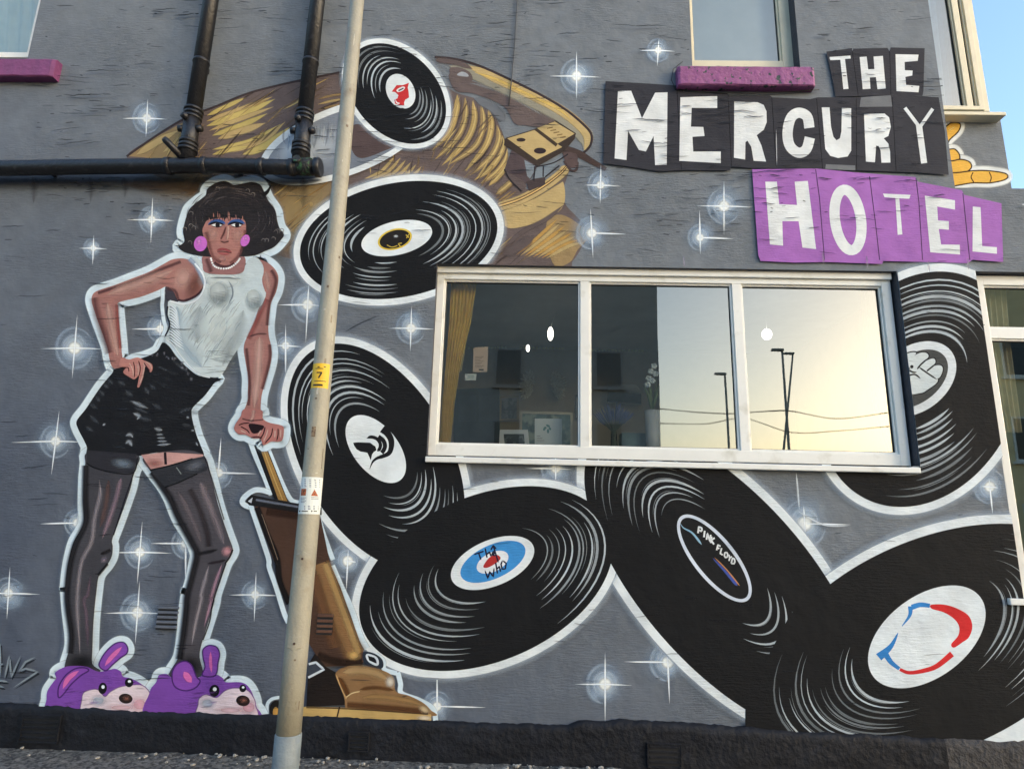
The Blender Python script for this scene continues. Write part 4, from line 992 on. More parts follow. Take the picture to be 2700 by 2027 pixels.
for i in range(110):
    x = rr.uniform(1020, 1640); y = rr.uniform(600, 1230)
    if x > 1760-.45*(y-500) or x < 880+.35*(y-700)+110: continue
    P.stroke(ZB(x, y, x+30, y-60, x+80, y-120), rr.uniform(2, 5), rr.choice((S(226, 234, 236), S(166, 180, 188), S(214, 222, 218))), 0.45, 0.8, (0.4, 0.4), same=i > 0)
for i in range(26):
    x = rr.uniform(1250, 1560); y = rr.uniform(1020, 1260)
    P.stroke(ZB(x, y, x+60, y+6, x+120, y+2), 1.6, S(120, 132, 132), 0.6, 0.4, (0.3, 0.3), same=i > 0)
P.stroke(ZB(925, 505, 1060, 535, 1180, 510, 1262, 430, 1295, 320, 1272, 220, 1190, 110), 7, S(226, 234, 238), 0.9, 0.4)
P.stroke(ZB(905, 560, 898, 650, 926, 760, 880, 870), 5, S(30, 34, 42), 0.9, 0.3)
P.stroke(ZB(890, 910, 960, 965, 1030, 1065, 1130, 1185, 1240, 1276, 1350, 1306), 5, S(220, 228, 232), 0.9, 0.4)
P.build('vest', FIG)
# neck and head
P = Paint()
P.fill(ZA(430, 880, 520, 860, 810, 860, 870, 880, 880, 960, 815, 1060, 480, 1052, 430, 960), S(150, 108, 106))
P.stroke(ZA(470, 900, 500, 980, 520, 1040), 16, SKD, 0.6, 0.8); P.stroke(ZA(560, 930, 650, 980, 760, 940), 22, S(84, 52, 56), 0.8, 0.7)
P.build('neck', FIG)
P = Paint()
P.fill(HAIR, S(40, 37, 39))
for i in range(70):
    a0 = rr.uniform(150, 390); rr_ = rr.uniform(.55, .97)
    c0 = ZA(735, 480)[0]
    p = [(c0[0]+125*rr_*math.cos(R(a0+k*9)), c0[1]+95*rr_*math.sin(R(a0+k*9))) for k in range(4)]
    if p[1][1] > 660 and 560 < p[1][0] < 650: continue
    P.stroke(p, rr.uniform(1.6, 4), S(*((96, 88, 88) if rr.random() < .5 else (70, 62, 66))), 0.7, 0.6, (0.4, 0.4), same=i > 0)
for i in range(16):
    x, y = rr.choice(((300, 700), (260, 560), (1100, 720), (1180, 640), (620, 190), (930, 210), (330, 400)))
    x += rr.uniform(-60, 60); y += rr.uniform(-40, 40)
    P.stroke(ZA(x, y, x+20, y-22, x+45, y-10, x+40, y+20), 2.4, S(140, 134, 130), 0.7, 0.5, (0.3, 0.3), same=i > 0)
P.stroke(ZA(1060, 235, 1110, 200, 1150, 130), (14, 3), S(22, 20, 22), 1, 0.1)
P.build('hair', FIG)
P = Paint()
P.fill(ZA(430, 610, 450, 545, 480, 500, 560, 480, 700, 470, 850, 485, 886, 540, 882, 640, 870, 710, 832, 790, 812, 870, 765, 930, 700, 968, 620, 962, 560, 925, 520, 870, 490, 790, 458, 720), S(168, 118, 110))
P.blob(ZA(540, 640)[0], 22, 26, S(206, 160, 148), 0.6); P.blob(ZA(800, 650)[0], 22, 28, S(204, 158, 148), 0.6)
P.blob(ZA(640, 900)[0], 22, 12, S(196, 146, 138), 0.7)
P.stroke(ZA(470, 620, 500, 760, 540, 880, 620, 945), 16, S(128, 80, 78), 0.6, 0.8)
P.stroke(ZA(880, 600, 850, 760, 800, 880, 720, 950), 12, S(128, 80, 78), 0.6, 0.8)
P.stroke(ZA(680, 560, 650, 640, 620, 700), 7, S(104, 62, 62), 0.8, 0.6, (0.3, 0.1)); P.stroke(ZA(700, 560, 700, 640, 690, 700), 9, S(212, 170, 156), 0.7, 0.7)
P.stroke(ZA(615, 715, 660, 730, 715, 715), 5, S(90, 52, 54), 0.8, 0.5, (0.2, 0.2))
for cx_, sgn in ((585, 1), (790, -1)):
    P.fill(ZA(cx_-95, 545, cx_-50, 495, cx_+40, 490, cx_+85, 535, cx_, 525), S(58, 92, 150), a=0.95)
    P.stroke(ZA(cx_-95, 548, cx_-20, 522, cx_+75, 545), 6, S(20, 20, 30), 1, 0.2, (0.2, 0.2))
    P.fill(ZA(cx_-62, 550, cx_, 530, cx_+52, 552, cx_, 568), S(214, 216, 216))
    P.fill(ell(ZA(cx_+4, 548)[0], 6, 6), S(26, 22, 26))
    P.stroke(ZA(cx_-60, 555, cx_, 572, cx_+52, 556), 2.5, S(70, 40, 46), 0.9, 0.3)
P.stroke(ZA(575, 815, 640, 800, 700, 815, 740, 835), 8, S(150, 72, 76), 0.95, 0.4, (0.3, 0.3))
P.stroke(ZA(590, 838, 650, 850, 720, 850), 8, S(176, 98, 98), 0.9, 0.5, (0.3, 0.3))
P.stroke(ZA(585, 826, 650, 826, 735, 842), 2.5, S(80, 36, 40), 0.9, 0.3)
for i in range(26):
    x = 470+i*17
    P.stroke(ZA(x+rr.uniform(-6, 6), 380, x+rr.uniform(-4, 4), 450, x+rr.uniform(-8, 8), 490+rr.uniform(-22, 22)), rr.uniform(3, 6.5), S(40, 37, 39), 1, 0.2, (0, 0.5))
for x, y0_, y1_ in ((545, 420, 470), (590, 405, 475), (610, 425, 480), (700, 400, 490), (712, 410, 500), (780, 440, 480), (850, 450, 500), (500, 470, 510)):
    P.stroke(ZA(x, y0_, x+4, y1_), 2.6, S(186, 132, 118), 0.85, 0.4, (0.4, 0.3))
P.fill(ell(ZA(410, 745)[0], 17, 20, 10), S(204, 112, 204)); P.fill(ell(ZA(878, 712)[0], 11, 16, 25), S(204, 112, 204))
P.blob(ZA(395, 720)[0], 9, 11, S(224, 150, 222), 0.8); P.blob(ZA(885, 690)[0], 6, 8, S(224, 150, 222), 0.8)
P.build('face', FIG)
P = Paint(); P.up()
np_ = cr(ZA(520, 900, 545, 968, 600, 1000, 680, 1005, 740, 985, 795, 940, 822, 903), False, 3)
for i, p in enumerate(np_): P.fill(ell(p, 2.7, 2.7, 0, 12), S(238, 240, 240), False, same=True)
P.build('necklace', FIG)
# hands
P = Paint()
P.fill(HANDL, S(176, 122, 114))
P.stroke(ZB(500, 1150, 540, 1230, 545, 1300), 5, SKH, 0.8, 0.5, (0.2, 0.2)); P.stroke(ZB(650, 1150, 660, 1200, 640, 1300, 606, 1390), 5, SKH, 0.8, 0.5, (0.2, 0.2))
P.stroke(ZB(670, 1140, 720, 1170, 740, 1220), 5, SKH, 0.8, 0.5, (0.2, 0.2)); P.stroke(ZB(590, 1160, 600, 1240, 590, 1290), 5, SKH, 0.7, 0.5, (0.2, 0.2))
for l in (ZB(545, 1140, 560, 1220, 556, 1310), ZB(600, 1130, 620, 1210, 606, 1290), ZB(655, 1150, 690, 1200, 720, 1240), ZB(440, 1210, 490, 1205, 500, 1250)): P.stroke(l, 3.4, S(70, 34, 40), 0.9, 0.4, (0.1, 0.1))
P.build('hand', FIG)
P = Paint()
P.fill(HANDR, S(170, 112, 106))
P.fill(ZD(240, 235, 330, 238, 400, 262, 350, 322, 285, 335, 252, 295), S(34, 20, 24))
for l in (ZD(410, 265, 390, 340, 350, 400), ZD(490, 275, 470, 360, 400, 445), ZD(545, 280, 545, 350, 530, 415), ZD(150, 260, 220, 300, 250, 340), ZD(130, 250, 180, 230, 250, 225), ZD(260, 380, 330, 370, 380, 390)): P.stroke(l, 4, S(64, 30, 36), 0.9, 0.4, (0.1, 0.2))
for l in (ZD(440, 290, 420, 360, 390, 420), ZD(515, 300, 510, 380), ZD(575, 290, 570, 380), ZD(150, 300, 210, 330), ZD(370, 300, 330, 360)): P.stroke(l, 7, SKH, 0.75, 0.6, (0.2, 0.2))
P.stroke(ZD(290, 90, 280, 160, 250, 210), 14, SKH, 0.6, 0.8); P.stroke(ZD(170, 180, 260, 200, 390, 190), 5, SKD, 0.7, 0.5)
P.build('hand', FIG)
# legs in stockings
ST = S(64, 64, 70); STH = S(156, 148, 154); STD = S(32, 31, 35)
P = Paint()
P.fill(LEGL, ST)
P.stroke(ZE(325, 150, 320, 500, 325, 740, 220, 980, 160, 1200, 130, 1480)+ZF(300, 300, 335, 560, 325, 760), 24, STD, 0.95, 0.7)
P.stroke(ZE(470, 300, 480, 450, 420, 700, 390, 950, 290, 1150, 250, 1400)+ZF(400, 300, 420, 600, 430, 800), 16, STH, 0.6, 0.85, (0.1, 0.3))
P.stroke(ZE(700, 280, 640, 520, 560, 760, 500, 920), 18, S(150, 128, 140), 0.6, 0.85, (0.1, 0.2)); P.stroke(ZE(570, 300, 540, 560, 480, 800), 20, S(96, 76, 74), 0.7, 0.8, (0.2, 0.2))
P.stroke(ZE(380, 1300, 350, 1500)+ZF(470, 200, 500, 400, 510, 700), 14, S(110, 92, 106), 0.6, 0.85, (0.2, 0.2))
P.stroke(ZE(480, 1080, 540, 1060, 590, 1035), 12, STD, 0.9, 0.6, (0.3, 0)); P.stroke(ZE(460, 1300, 510, 1240, 560, 1180), 9, STD, 0.9, 0.5)
P.blob(ZE(520, 1140)[0], 14, 10, S(140, 130, 144), 0.7, -30)
P.blob(ZF(440, 860)[0], 50, 30, S(20, 20, 22), 0.8)
P.fill(ZC(220, 1150, 740, 1190, 735, 1290, 700, 1388, 500, 1384, 300, 1335, 215, 1285), S(44, 44, 50), smooth=False)
P.blob(ZC(600, 1290)[0], 36, 16, S(120, 134, 148), 0.8, 8)
P.stroke(ZC(215, 1285, 300, 1335, 500, 1386, 705, 1388, 750, 1230), 4, S(18, 18, 22), 0.95, 0.3)
P.stroke(ZE(835, 220, 740, 500, 620, 880), 4, S(26, 26, 40), 0.9, 0.3)
P.build('leg', FIG)
P = Paint()
P.fill(LEGR, S(72, 70, 76))
P.stroke(ZE(1020, 220, 1200, 480, 1300, 700, 1440, 960, 1490, 1080, 1450, 1280, 1390, 1520)+ZF(1540, 300, 1510, 560, 1470, 820), 26, STD, 0.95, 0.7)
P.stroke(ZE(1420, 400, 1520, 600, 1600, 850, 1620, 1000), 22, S(52, 46, 50), 0.8, 0.8)
P.stroke(ZE(1530, 320, 1640, 600, 1720, 800, 1780, 980), 26, S(140, 128, 134), 0.6, 0.85, (0.1, 0.2))
P.stroke(ZE(1300, 420, 1400, 620, 1480, 800, 1540, 960), 22, S(118, 108, 114), 0.6, 0.85, (0.2, 0.2))
P.stroke(ZE(1620, 1200, 1580, 1350, 1540, 1500)+ZF(1700, 200, 1640, 450, 1600, 680), 16, STH, 0.7, 0.85, (0.2, 0.3))
P.stroke(ZE(1760, 1180, 1700, 1350, 1640, 1550)+ZF(1810, 200, 1730, 480), 14, S(176, 140, 156), 0.7, 0.8, (0.2, 0.3))
P.stroke(ZE(1480, 1080, 1600, 1060, 1720, 1030), 14, STD, 0.85, 0.7, (0.2, 0.4)); P.stroke(ZE(1600, 1180, 1720, 1160, 1800, 1140), 10, S(46, 38, 44), 0.8, 0.7, (0.3, 0.2))
P.blob(ZE(1810, 1050)[0], 18, 16, S(206, 150, 156), 0.85, -20)
P.stroke(ZE(1870, 1030, 1840, 1110, 1790, 1180), 5, S(24, 20, 26), 0.9, 0.3)
P.blob(ZF(1570, 900)[0], 44, 40, S(20, 20, 22), 0.85)
P.fill(ZC(790, 1200, 1040, 1170, 1440, 1195, 1440, 1215, 1300, 1245, 1200, 1292, 900, 1362), S(196, 152, 146), smooth=False)
P.blob(ZC(930, 1290)[0], 30, 16, S(168, 112, 106), 0.7); P.stroke(ZC(1040, 1172, 1048, 1300), 7, S(34, 24, 30))
P.fill(ZE(1000, 200, 1200, 155, 1450, 80, 1575, 58, 1605, 200, 1500, 240, 1300, 330, 1160, 375), S(46, 48, 54), smooth=False)
P.blob(ZE(1480, 150)[0], 36, 18, S(112, 116, 126), 0.8, -20); P.stroke(ZE(1280, 170, 1330, 240), 5, S(130, 140, 140), 0.8, 0.6)
P.stroke(ZE(1000, 200, 1200, 155, 1450, 80), 4, S(16, 16, 18)); P.stroke(ZE(1160, 378, 1300, 330, 1500, 238), 4, S(20, 22, 24), 0.9, 0.3)
P.stroke(ZE(1570, 50, 1640, 250, 1720, 520, 1780, 720), 4, S(34, 34, 46), 0.8, 0.3)
P.stroke(ZE(1800, 1180, 1740, 1350, 1660, 1600)+ZF(1790, 420, 1720, 620), 4, S(28, 28, 40), 0.9, 0.3)
P.build('leg', FIG)
# slippers
PU = S(118, 70, 160); PUD = S(74, 40, 112); PUL = S(150, 96, 186); PK = S(206, 106, 172); MZ = S(218, 202, 210)
def slipper(body, ears, muz, eyes, nose, pinks):
    P = Paint()
    P.fill(body, PU)
    for e in ears:
        P.fill(e, S(128, 72, 166)); P.loop(e, 5, PUD, 0.8, 0.5)
    for l, w_ in pinks: P.stroke(l, w_, PK, 0.95, 0.35, (0.35, 0.35))
    P.fill(muz, MZ)
    cx = sum(p[0] for p in muz)/len(muz); cy = sum(p[1] for p in muz)/len(muz)
    P.blob((cx-50, cy+8), 26, 18, S(176, 190, 206), 0.8); P.blob((cx+58, cy+18), 30, 24, S(222, 166, 180), 0.75); P.blob((cx+10, cy+26), 50, 12, S(226, 188, 194), 0.7)
    P.loop(muz, 4, S(150, 110, 170), 0.6, 0.6)
    for (c_, a_, b_) in eyes:
        P.fill(ell(c_, a_, b_, 8), S(18, 16, 22)); P.fill(ell((c_[0]+1, c_[1]-b_*.25), a_*.38, b_*.32, 0, 16), S(232, 236, 240))
    c_, a_, b_ = nose
    P.fill(ell(c_, a_, b_, 8), S(34, 24, 24)); P.blob((c_[0]+2, c_[1]-1), a_*.75, b_*.75, S(120, 80, 70), 0.9)
    for i in range(10):
        x = rr.uniform(-60, 40); y = rr.uniform(-12, 30)
        P.stroke([(cx-90+x, cy+y-8), (cx-60+x, cy+y-12)], rr.uniform(3, 7), rr.choice((PUL, PUD)), 0.35, 0.8, (0.3, 0.3), same=i > 0)
    P.build('slipper', FIG)
slipper(SLIPL, (EARL1, EARL2), ZF(450, 1240, 470, 1170, 540, 1140, 620, 1140, 690, 1210, 750, 1160, 850, 1110, 980, 1090, 1080, 1092, 1150, 1150, 1190, 1240, 1170, 1340, 1140, 1430, 800, 1430, 460, 1400),
        ((ZF(668, 1125)[0], 11, 15), (ZF(945, 1065)[0], 11, 12)), (ZF(910, 1232)[0], 18, 13), ((ZF(690, 890, 760, 800, 870, 690), 15), (ZF(250, 1130, 310, 1020, 420, 940), 16)))
slipper(SLIPR, (EARR1, EARR2), ZF(1670, 1290, 1690, 1220, 1760, 1190, 1860, 1222, 1950, 1150, 2050, 1122, 2180, 1140, 2250, 1220, 2272, 1300, 2255, 1450, 1690, 1450),
        ((ZF(1840, 1150)[0], 13, 16), (ZF(2138, 1125)[0], 9, 10)), (ZF(2140, 1255)[0], 18, 14), ((ZF(1810, 960, 1800, 860, 1800, 740), 10), (ZF(1520, 950, 1560, 1010, 1600, 1065), 22)))

# ---- artist's tag at the left edge
P = Paint()
for off, c_, al in (((3, 5), S(36, 42, 50), 0.9), ((0, 0), S(134, 146, 156), 0.85)):
    for l in (ZL(-60, 700, 0, 480, 30, 330, 40, 680), ZL(-20, 560, 70, 540), ZL(80, 690, 130, 460, 150, 680, 250, 450), ZL(400, 470, 300, 520, 230, 620, 300, 590, 430, 620, 170, 790), ZL(-60, 740, 40, 715, 120, 730), ZL(-60, 780, 20, 770, 80, 790)):
        P.stroke([(p[0]+off[0], p[1]+off[1]) for p in l], 7, c_, al, 0.4, (0.1, 0.3), smooth=False)
P.build('painted_signature', HOTEL)
# ---- drips and stray sprayed lines
for l, w_, c_, a_ in [(T6(725, 1400, 735, 1500, 745, 1640), 6, S(206, 214, 220), .8), (T9(740, -10, 900, 75, 1060, 84), 6, S(206, 214, 220), .8), (T3(598, 850, 602, 1090), 3, S(190, 192, 196), .8), (T3(2180, 1335, 2240, 1340), 7, S(220, 224, 226), .9), (T5(30, 495, 130, 440, 245, 392), 5, S(40, 44, 50), .7)] + \
        [([(x, y-22), (x+3, y+10)], 6, S(150, 140, 158), .5) for x, y in ((1800, 700), (2165, 690), (2280, 700), (2442, 712), (2545, 705))]:
    P = Paint()
    P.stroke(l, w_, c_, a_, 0.5, (0.3, 0.3))
    P.build('paint_drip', HOTEL)

# ---- slits, cracks and furrows in the old render
P = Paint(); P.up()
rc = random.Random(21)
def crack(x, y, L_, w_, c_, a_):
    n = max(3, int(L_/9)); pts = []; yy = y; sl = rc.uniform(-.10, .12)
    for k in range(n+1):
        yy += rc.uniform(-1.3, 1.3)
        pts.append((x+L_*k/n, yy+sl*L_*k/n))
    P.stroke(pts, w_, c_, a_, 0.35, (0.3, 0.4), smooth=False, same=True)
DK = S(40, 44, 50)
cl = [(rc.uniform(100, 2480), rc.uniform(-10, 600)) for _ in range(230)]
for cx, cy in cl:
    for k in range(rc.choice((1, 2, 3, 4, 5))):
        crack(cx+rc.gauss(0, 45), cy+rc.gauss(0, 16), rc.choice((10, 16, 24, 34, 50, 80))*rc.uniform(.7, 1.3), rc.uniform(1.4, 3.6), DK, rc.uniform(.5, .95))
for _ in range(150):
    crack(rc.uniform(0, 2700), rc.uniform(600, 1880), rc.choice((20, 35, 60, 80))*rc.uniform(.6, 1.2), rc.uniform(1.4, 3.6), DK, rc.uniform(.35, .75))
for _ in range(60):
    crack(rc.uniform(0, 560), rc.uniform(480, 1850), rc.choice((30, 50, 80))*rc.uniform(.6, 1.2), rc.uniform(2, 4), S(36, 42, 52), rc.uniform(.4, .8))
for _ in range(45):
    crack(rc.uniform(1580, 2460), rc.uniform(225, 680), rc.uniform(16, 50), rc.uniform(1.6, 3.6), S(30, 30, 34), rc.uniform(.5, .9))
o = P.build('surface_crack', HOTEL); o['kind'] = 'stuff'
# louvred wall vents painted over, each slat real
def vent(pts, n, c_dark):
    xs = [pix(p)[0] for p in pts]; zs = [pix(p)[1] for p in pts]
    x0, x1, z0, z1 = min(xs), max(xs), min(zs), max(zs)
    o = box('air_vent', x0, x1, -0.016, -0.013, z0, z1, c_dark, HOTEL)
    h = (z1-z0)/n
    for k in range(n):
        box('slat', x0+.002, x1-.002, -0.026, -0.0165, z0+h*k+h*.42, z0+h*k+h*.95, MATS['vent_paint'] if c_dark is not PLINTHM else PLINTHM, o, 0.002)
    return o
mat('vent_paint', S(90, 96, 108), 0.6, 0.2, 20)
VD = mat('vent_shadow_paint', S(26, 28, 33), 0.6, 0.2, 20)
vent(ZF(1250, 262, 1440, 520), 5, VD)
mat('vent_paint2', S(92, 62, 46), 0.6, 0.2, 20); MATS['vent_paint'] = MATS['vent_paint2']
vent(ZG(640, 465, 790, 690), 4, VD)

# ================================================================== REAL THINGS
# ---- plinth: thick black bitumen paint with a ragged top edge
PT = [(-400, 1842), (0, 1856), (140, 1861), (250, 1868), (330, 1872), (400, 1876), (520, 1879), (712, 1884), (1000, 1896), (1144, 1901), (1300, 1909), (1505, 1914), (1514, 1904), (1650, 1900), (1800, 1907), (1965, 1918), (2100, 1930), (2300, 1938), (2490, 1948), (2700, 1958), (3400, 1985)]
pz = [pix(p, -0.03) for p in PT]
def plinth_top(x):
    for a, b in zip(pz, pz[1:]):
        if a[0] <= x <= b[0]: return a[1]+(b[1]-a[1])*(x-a[0])/(b[0]-a[0])
    return pz[0][1] if x < pz[0][0] else pz[-1][1]
def strip(name, xa, xb, material, y0, parent):
    bm = bmesh.new(); rows = []
    nx = int((xb-xa)/0.022); nz = 13
    for i in range(nx+1):
        x = xa+(xb-xa)*i/nx
        zt = plinth_top(x)+0.012*pnoise((x*9, 0, 3))+0.007*pnoise((x*37, 1, 3))
        c = [bm.verts.new((x, -0.0005, zt+0.001))]
        for k in range(nz+1):
            z = zt+(-0.08-zt)*k/nz
            d = 0.006*pnoise((x*5, z*16, 1.7))+0.003*pnoise((x*38, z*60, 5))
            c.append(bm.verts.new((x, y0-d-(0.004 if 0 < k < nz else 0)+0.010*math.exp(-k*1.5), z)))
        rows.append(c)
    for a, b in zip(rows, rows[1:]):
        for k in range(nz+1): bm.faces.new((a[k], a[k+1], b[k+1], b[k]))
    bmesh.ops.recalc_face_normals(bm, faces=bm.faces[:])
    o = bm_obj(name, bm, material, parent, True)
    return o
XB_ = pix((2492, 1960), -0.03)[0]
strip('plinth', -6.5, XB_, PLINTHM, -0.034, HOTEL)
strip('bare_plinth', XB_, XR, mat('bare_plinth_render', S(58, 56, 56), 0.8, 0.4, 20, bump=1.0, bscale=40), -0.030, HOTEL)
def airbrick(pts, rows, cols=1):
    q = [pix(p, -0.045) for p in pts]
    x0, x1 = q[0][0], q[1][0]; z1, z0 = q[0][1], q[1][1]
    o = empty('air_brick', (0, 0, 0), HOTEL)
    box('back_plate', x0, x1, -0.045, -0.043, z0, z1, VD, o)
    bm = bmesh.new()
    t = 0.012
    bbox(bm, x0-t, x1+t, -0.056, -0.04, z1, z1+t, .003); bbox(bm, x0-t, x1+t, -0.056, -0.04, z0-t, z0, .003)
    bbox(bm, x0-t, x0, -0.055, -0.04, z0, z1, .003); bbox(bm, x1, x1+t, -0.055, -0.04, z0, z1, .003)
    bm_obj('rim', bm, PLINTHM, o)
    h = (z1-z0)/rows
    for k in range(rows): box('slat', x0+.001, x1-.001, -0.056, -0.0455, z0+h*k+h*.45, z0+h*k+h*.95, PLINTHM, o, 0.003)
airbrick(ZL(262, 1095, 590, 1370), 5)
airbrick(T8(60, 1425, 165, 1535), 4)
airbrick(T8(1990, 1500, 2195, 1640), 4)

# ---- ground
gnd = mesh_obj('pavement', [(-150, -150, 0), (150, -150, 0), (150, 60, 0), (-150, 60, 0)], [(0, 1, 2, 3)], TARMAC)
tagg(gnd, kind='structure')
# rough edge of the pavement along the wall, loose chippings
bm = bmesh.new(); rg = random.Random(4)
nx, ny = 420, 16
grid = [[bm.verts.new((-6.5+13*i/nx, -0.62+0.60*j/ny, 0.006+0.007*abs(pnoise((i*.42, j*.9, 0)))+0.005*pnoise((i*1.3, j*2.1, 4))+(0.014 if j > 12 else 0)*abs(pnoise((i*.2, 7, j*.3))))) for j in range(ny+1)] for i in range(nx+1)]
for i in range(nx):
    for j in range(ny): bm.faces.new((grid[i][j], grid[i+1][j], grid[i+1][j+1], grid[i][j+1]))
for f in bm.faces: f.normal_update()
o = bm_obj('pavement_edge', bm, TARMAC, None, True); tagg(o, kind='structure')
bm = bmesh.new()
for i in range(260):
    x = rg.choice((rg.uniform(-3.4, 3.6), rg.gauss(-1.4, .4), rg.gauss(.2, .3))); y = -0.045-abs(rg.gauss(0, 0.10)); r_ = 0.002+rg.random()**3*0.014
    m = Matrix.Translation((x, y, 0.018+r_*.3)) @ Matrix.Rotation(rg.uniform(0, 6), 4, 'Z') @ Matrix.Diagonal((r_*rg.uniform(.8, 1.7), r_, r_*.7, 1))
    bmesh.ops.create_icosphere(bm, subdivisions=1, radius=1, matrix=m)
o = bm_obj('chippings', bm, mat('chipping_stone', S(150, 146, 138), 0.8, 0.5, 120))
tagg(o, 'loose pale stone chippings along the foot of the wall', 'gravel', kind='stuff')

# ---- windows
def ring(bm, x0, x1, z0, z1, ws, y0, y1, bev=0.004):
    l, r_, b_, t = ws
    bbox(bm, x0, x0+l, y0, y1, z0, z1, bev); bbox(bm, x1-r_, x1, y0, y1, z0, z1, bev)
    bbox(bm, x0+l-.001, x1-r_+.001, y0+.0005, y1-.0005, z0, z0+b_, bev); bbox(bm, x0+l-.001, x1-r_+.001, y0+.0005, y1-.0005, z1-t, z1, bev)
def pane(x0, x1, z0, z1, y, parent, m=GLASS):
    return mesh_obj('pane', [(x0, y, z0), (x1, y, z0), (x1, y, z1), (x0, y, z1)], [(0, 1, 2, 3)], m, parent)
SEAL = mat('black_window_seal', S(28, 28, 30), 0.5, 0.1)
def window(label, x0, x1, z0, z1, cols, ws, mw, yf, material, sill=None, rows=None, glass=GLASS):
    """outer frame, inner beads, mullions, seals and panes; cols = list of mullion centre positions"""
    bm = bmesh.new()
    ring(bm, x0, x1, z0, z1, ws, yf, yf+0.07)
    fr = bm_obj('window', bm, material, HOTEL)
    fr['label'] = label
    xs = [x0+ws[0]] + [v for c in cols for v in (c-mw/2, c+mw/2)] + [x1-ws[1]]
    for c in cols: box('mullion', c-mw/2, c+mw/2, yf+.003, yf+.068, z0+ws[2]-.002, z1-ws[3]+.002, material, fr, .004)
    zz = [z0+ws[2]] + ([v for r_ in rows for v in (r_-mw/2, r_+mw/2)] if rows else []) + [z1-ws[3]]
    if rows:
        for r_ in rows: box('transom', x0+ws[0]-.002, x1-ws[1]+.002, yf+.004, yf+.066, r_-mw/2, r_+mw/2, material, fr, .004)
    for i in range(0, len(xs), 2):
        for j in range(0, len(zz), 2):
            a, b, c, d = xs[i], xs[i+1], zz[j], zz[j+1]
            bm = bmesh.new(); t = 0.013
            ring(bm, a, b, c, d, (t, t, t, t), yf+.016, yf+.05, .003)
            bm_obj('glazing_bead', bm, material, fr)
            bm = bmesh.new(); t2 = t+.004
            ring(bm, a+t, b-t, c+t, d-t, (.004, .004, .004, .004), yf+.030, yf+.046, 0)
            bm_obj('seal', bm, SEAL, fr)
            pane(a+t, b-t, c+t, d-t, yf+.038, fr, glass)
    if sill:
        sx0, sx1, sz0, sz1, sy, sm = sill
        box('sill', sx0, sx1, sy, yf-.001, sz0, sz1, sm, fr, .006)
    return fr
# main window
fx0 = pix((1152, 711), YF)[0]-0.004; fx1 = pix((2372, 960), YF)[0]
ft = pix((1760, 713), YF)[1]; fb = pix((1760, 1214), YF)[1]
m1 = pix(T5(1578, 600)[0], YF)[0]; m2 = (pix((1943, 757), YF)[0]+pix((1966, 1185), YF)[0])/2
sill_l, sill_r = pix((1121, 1208), -0.05)[0], pix((2428, 1233), -0.05)[0]
sz1, sz0 = pix((1760, 1217), -0.05)[1], pix((1760, 1232), -0.05)[1]
w1 = window('wide white three-pane hotel window', fx0, fx1, fb, ft, [m1, m2], (.062, .066, .078, .092), .066, YF, UPVC, (sill_l, sill_r, sz0, sz1, -0.05, UPVC))
box('head_trim', fx0-.004, fx1+.002, YF-.022, YF-.002, ft-.050, ft-.001, UPVC, w1, .004)
# window beside the right-hand edge
gx0 = pix((2574, 760), YF)[0]
g1 = W2['z1']-.006; g0 = W2['z0']+.01
tr_z = pix((2640, 878), YF)[1]
w2 = window('tall cream framed window with transom at the right edge', gx0, W2['x1']+.02, g0, g1, [], (.055, .06, .06, .07), .075, YF, UPVC,
            (pix((2664, 1582), -0.04)[0], W2['x1']+.05, pix((2680, 1595), -0.04)[1], pix((2680, 1578), -0.04)[1], -0.04, UPVC), rows=[tr_z])
# upper windows
hx0 = pix((1816, 60), 0.10)[0]; hx1 = pix((2081, 60), 0.10)[0]
h0 = pix((1950, 176), 0.10)[1]
w3 = window('cream framed upstairs window above the purple sill', hx0-.03, W3['x1']+.02, h0, W3['z1']+.02, [], (.055, .10, .055, .06), .07, 0.10, CREAM)
s3a, s3b = pix((1788, 200), -0.075)[0], pix((2149, 200), -0.075)[0]
def rough_sill(name, x0, x1, y0, y1, z0, z1, material, label):
    bm = bmesh.new(); n = 60
    prof = [(y1, z1+.004), (y0+.012, z1), (y0, z1-.012), (y0, z0+.008), (y0+.01, z0), (y1, z0+.002)]
    rows = []
    for i in range(n+1):
        x = x0+(x1-x0)*i/n
        sh = 0.010 if i in (0, n) else 0
        rows.append([bm.verts.new((x, p[0]+.004*pnoise((x*14, k*2.0, 0)) + (sh if p[0] < y1-.001 else 0), p[1]+.004*pnoise((x*11, k*3.1, 5)))) for k, p in enumerate(prof)])
    for a, b in zip(rows, rows[1:]):
        for k in range(len(prof)-1): bm.faces.new((a[k], a[k+1], b[k+1], b[k]))
    bm.faces.new(rows[0][::-1]); bm.faces.new(rows[-1])
    bmesh.ops.recalc_face_normals(bm, faces=bm.faces[:])
    o = bm_obj(name, bm, material, HOTEL); o['label'] = label
    return o
rough_sill('window_sill', s3a, s3b, -0.075, 0.1, pix((1950, 224), -0.075)[1], pix((1950, 173), -0.075)[1], PURPLE, 'flaking purple stone sill of the right upstairs window')
rough_sill('window_sill', W4['x0']-.12, pix((141, 180), -0.075)[0], -0.075, 0.1, pix((60, 200), -0.075)[1], pix((60, 153), -0.075)[1], PURPLE2, 'dark purple stone sill of the left upstairs window')
w4 = window('white upstairs window with pale net curtain', W4['x0'], pix((90, 60), 0.10)[0]+.03, pix((40, 152), 0.10)[1], W4['z1'], [], (.05, .035, .05, .05), .07, 0.10, UPVC)
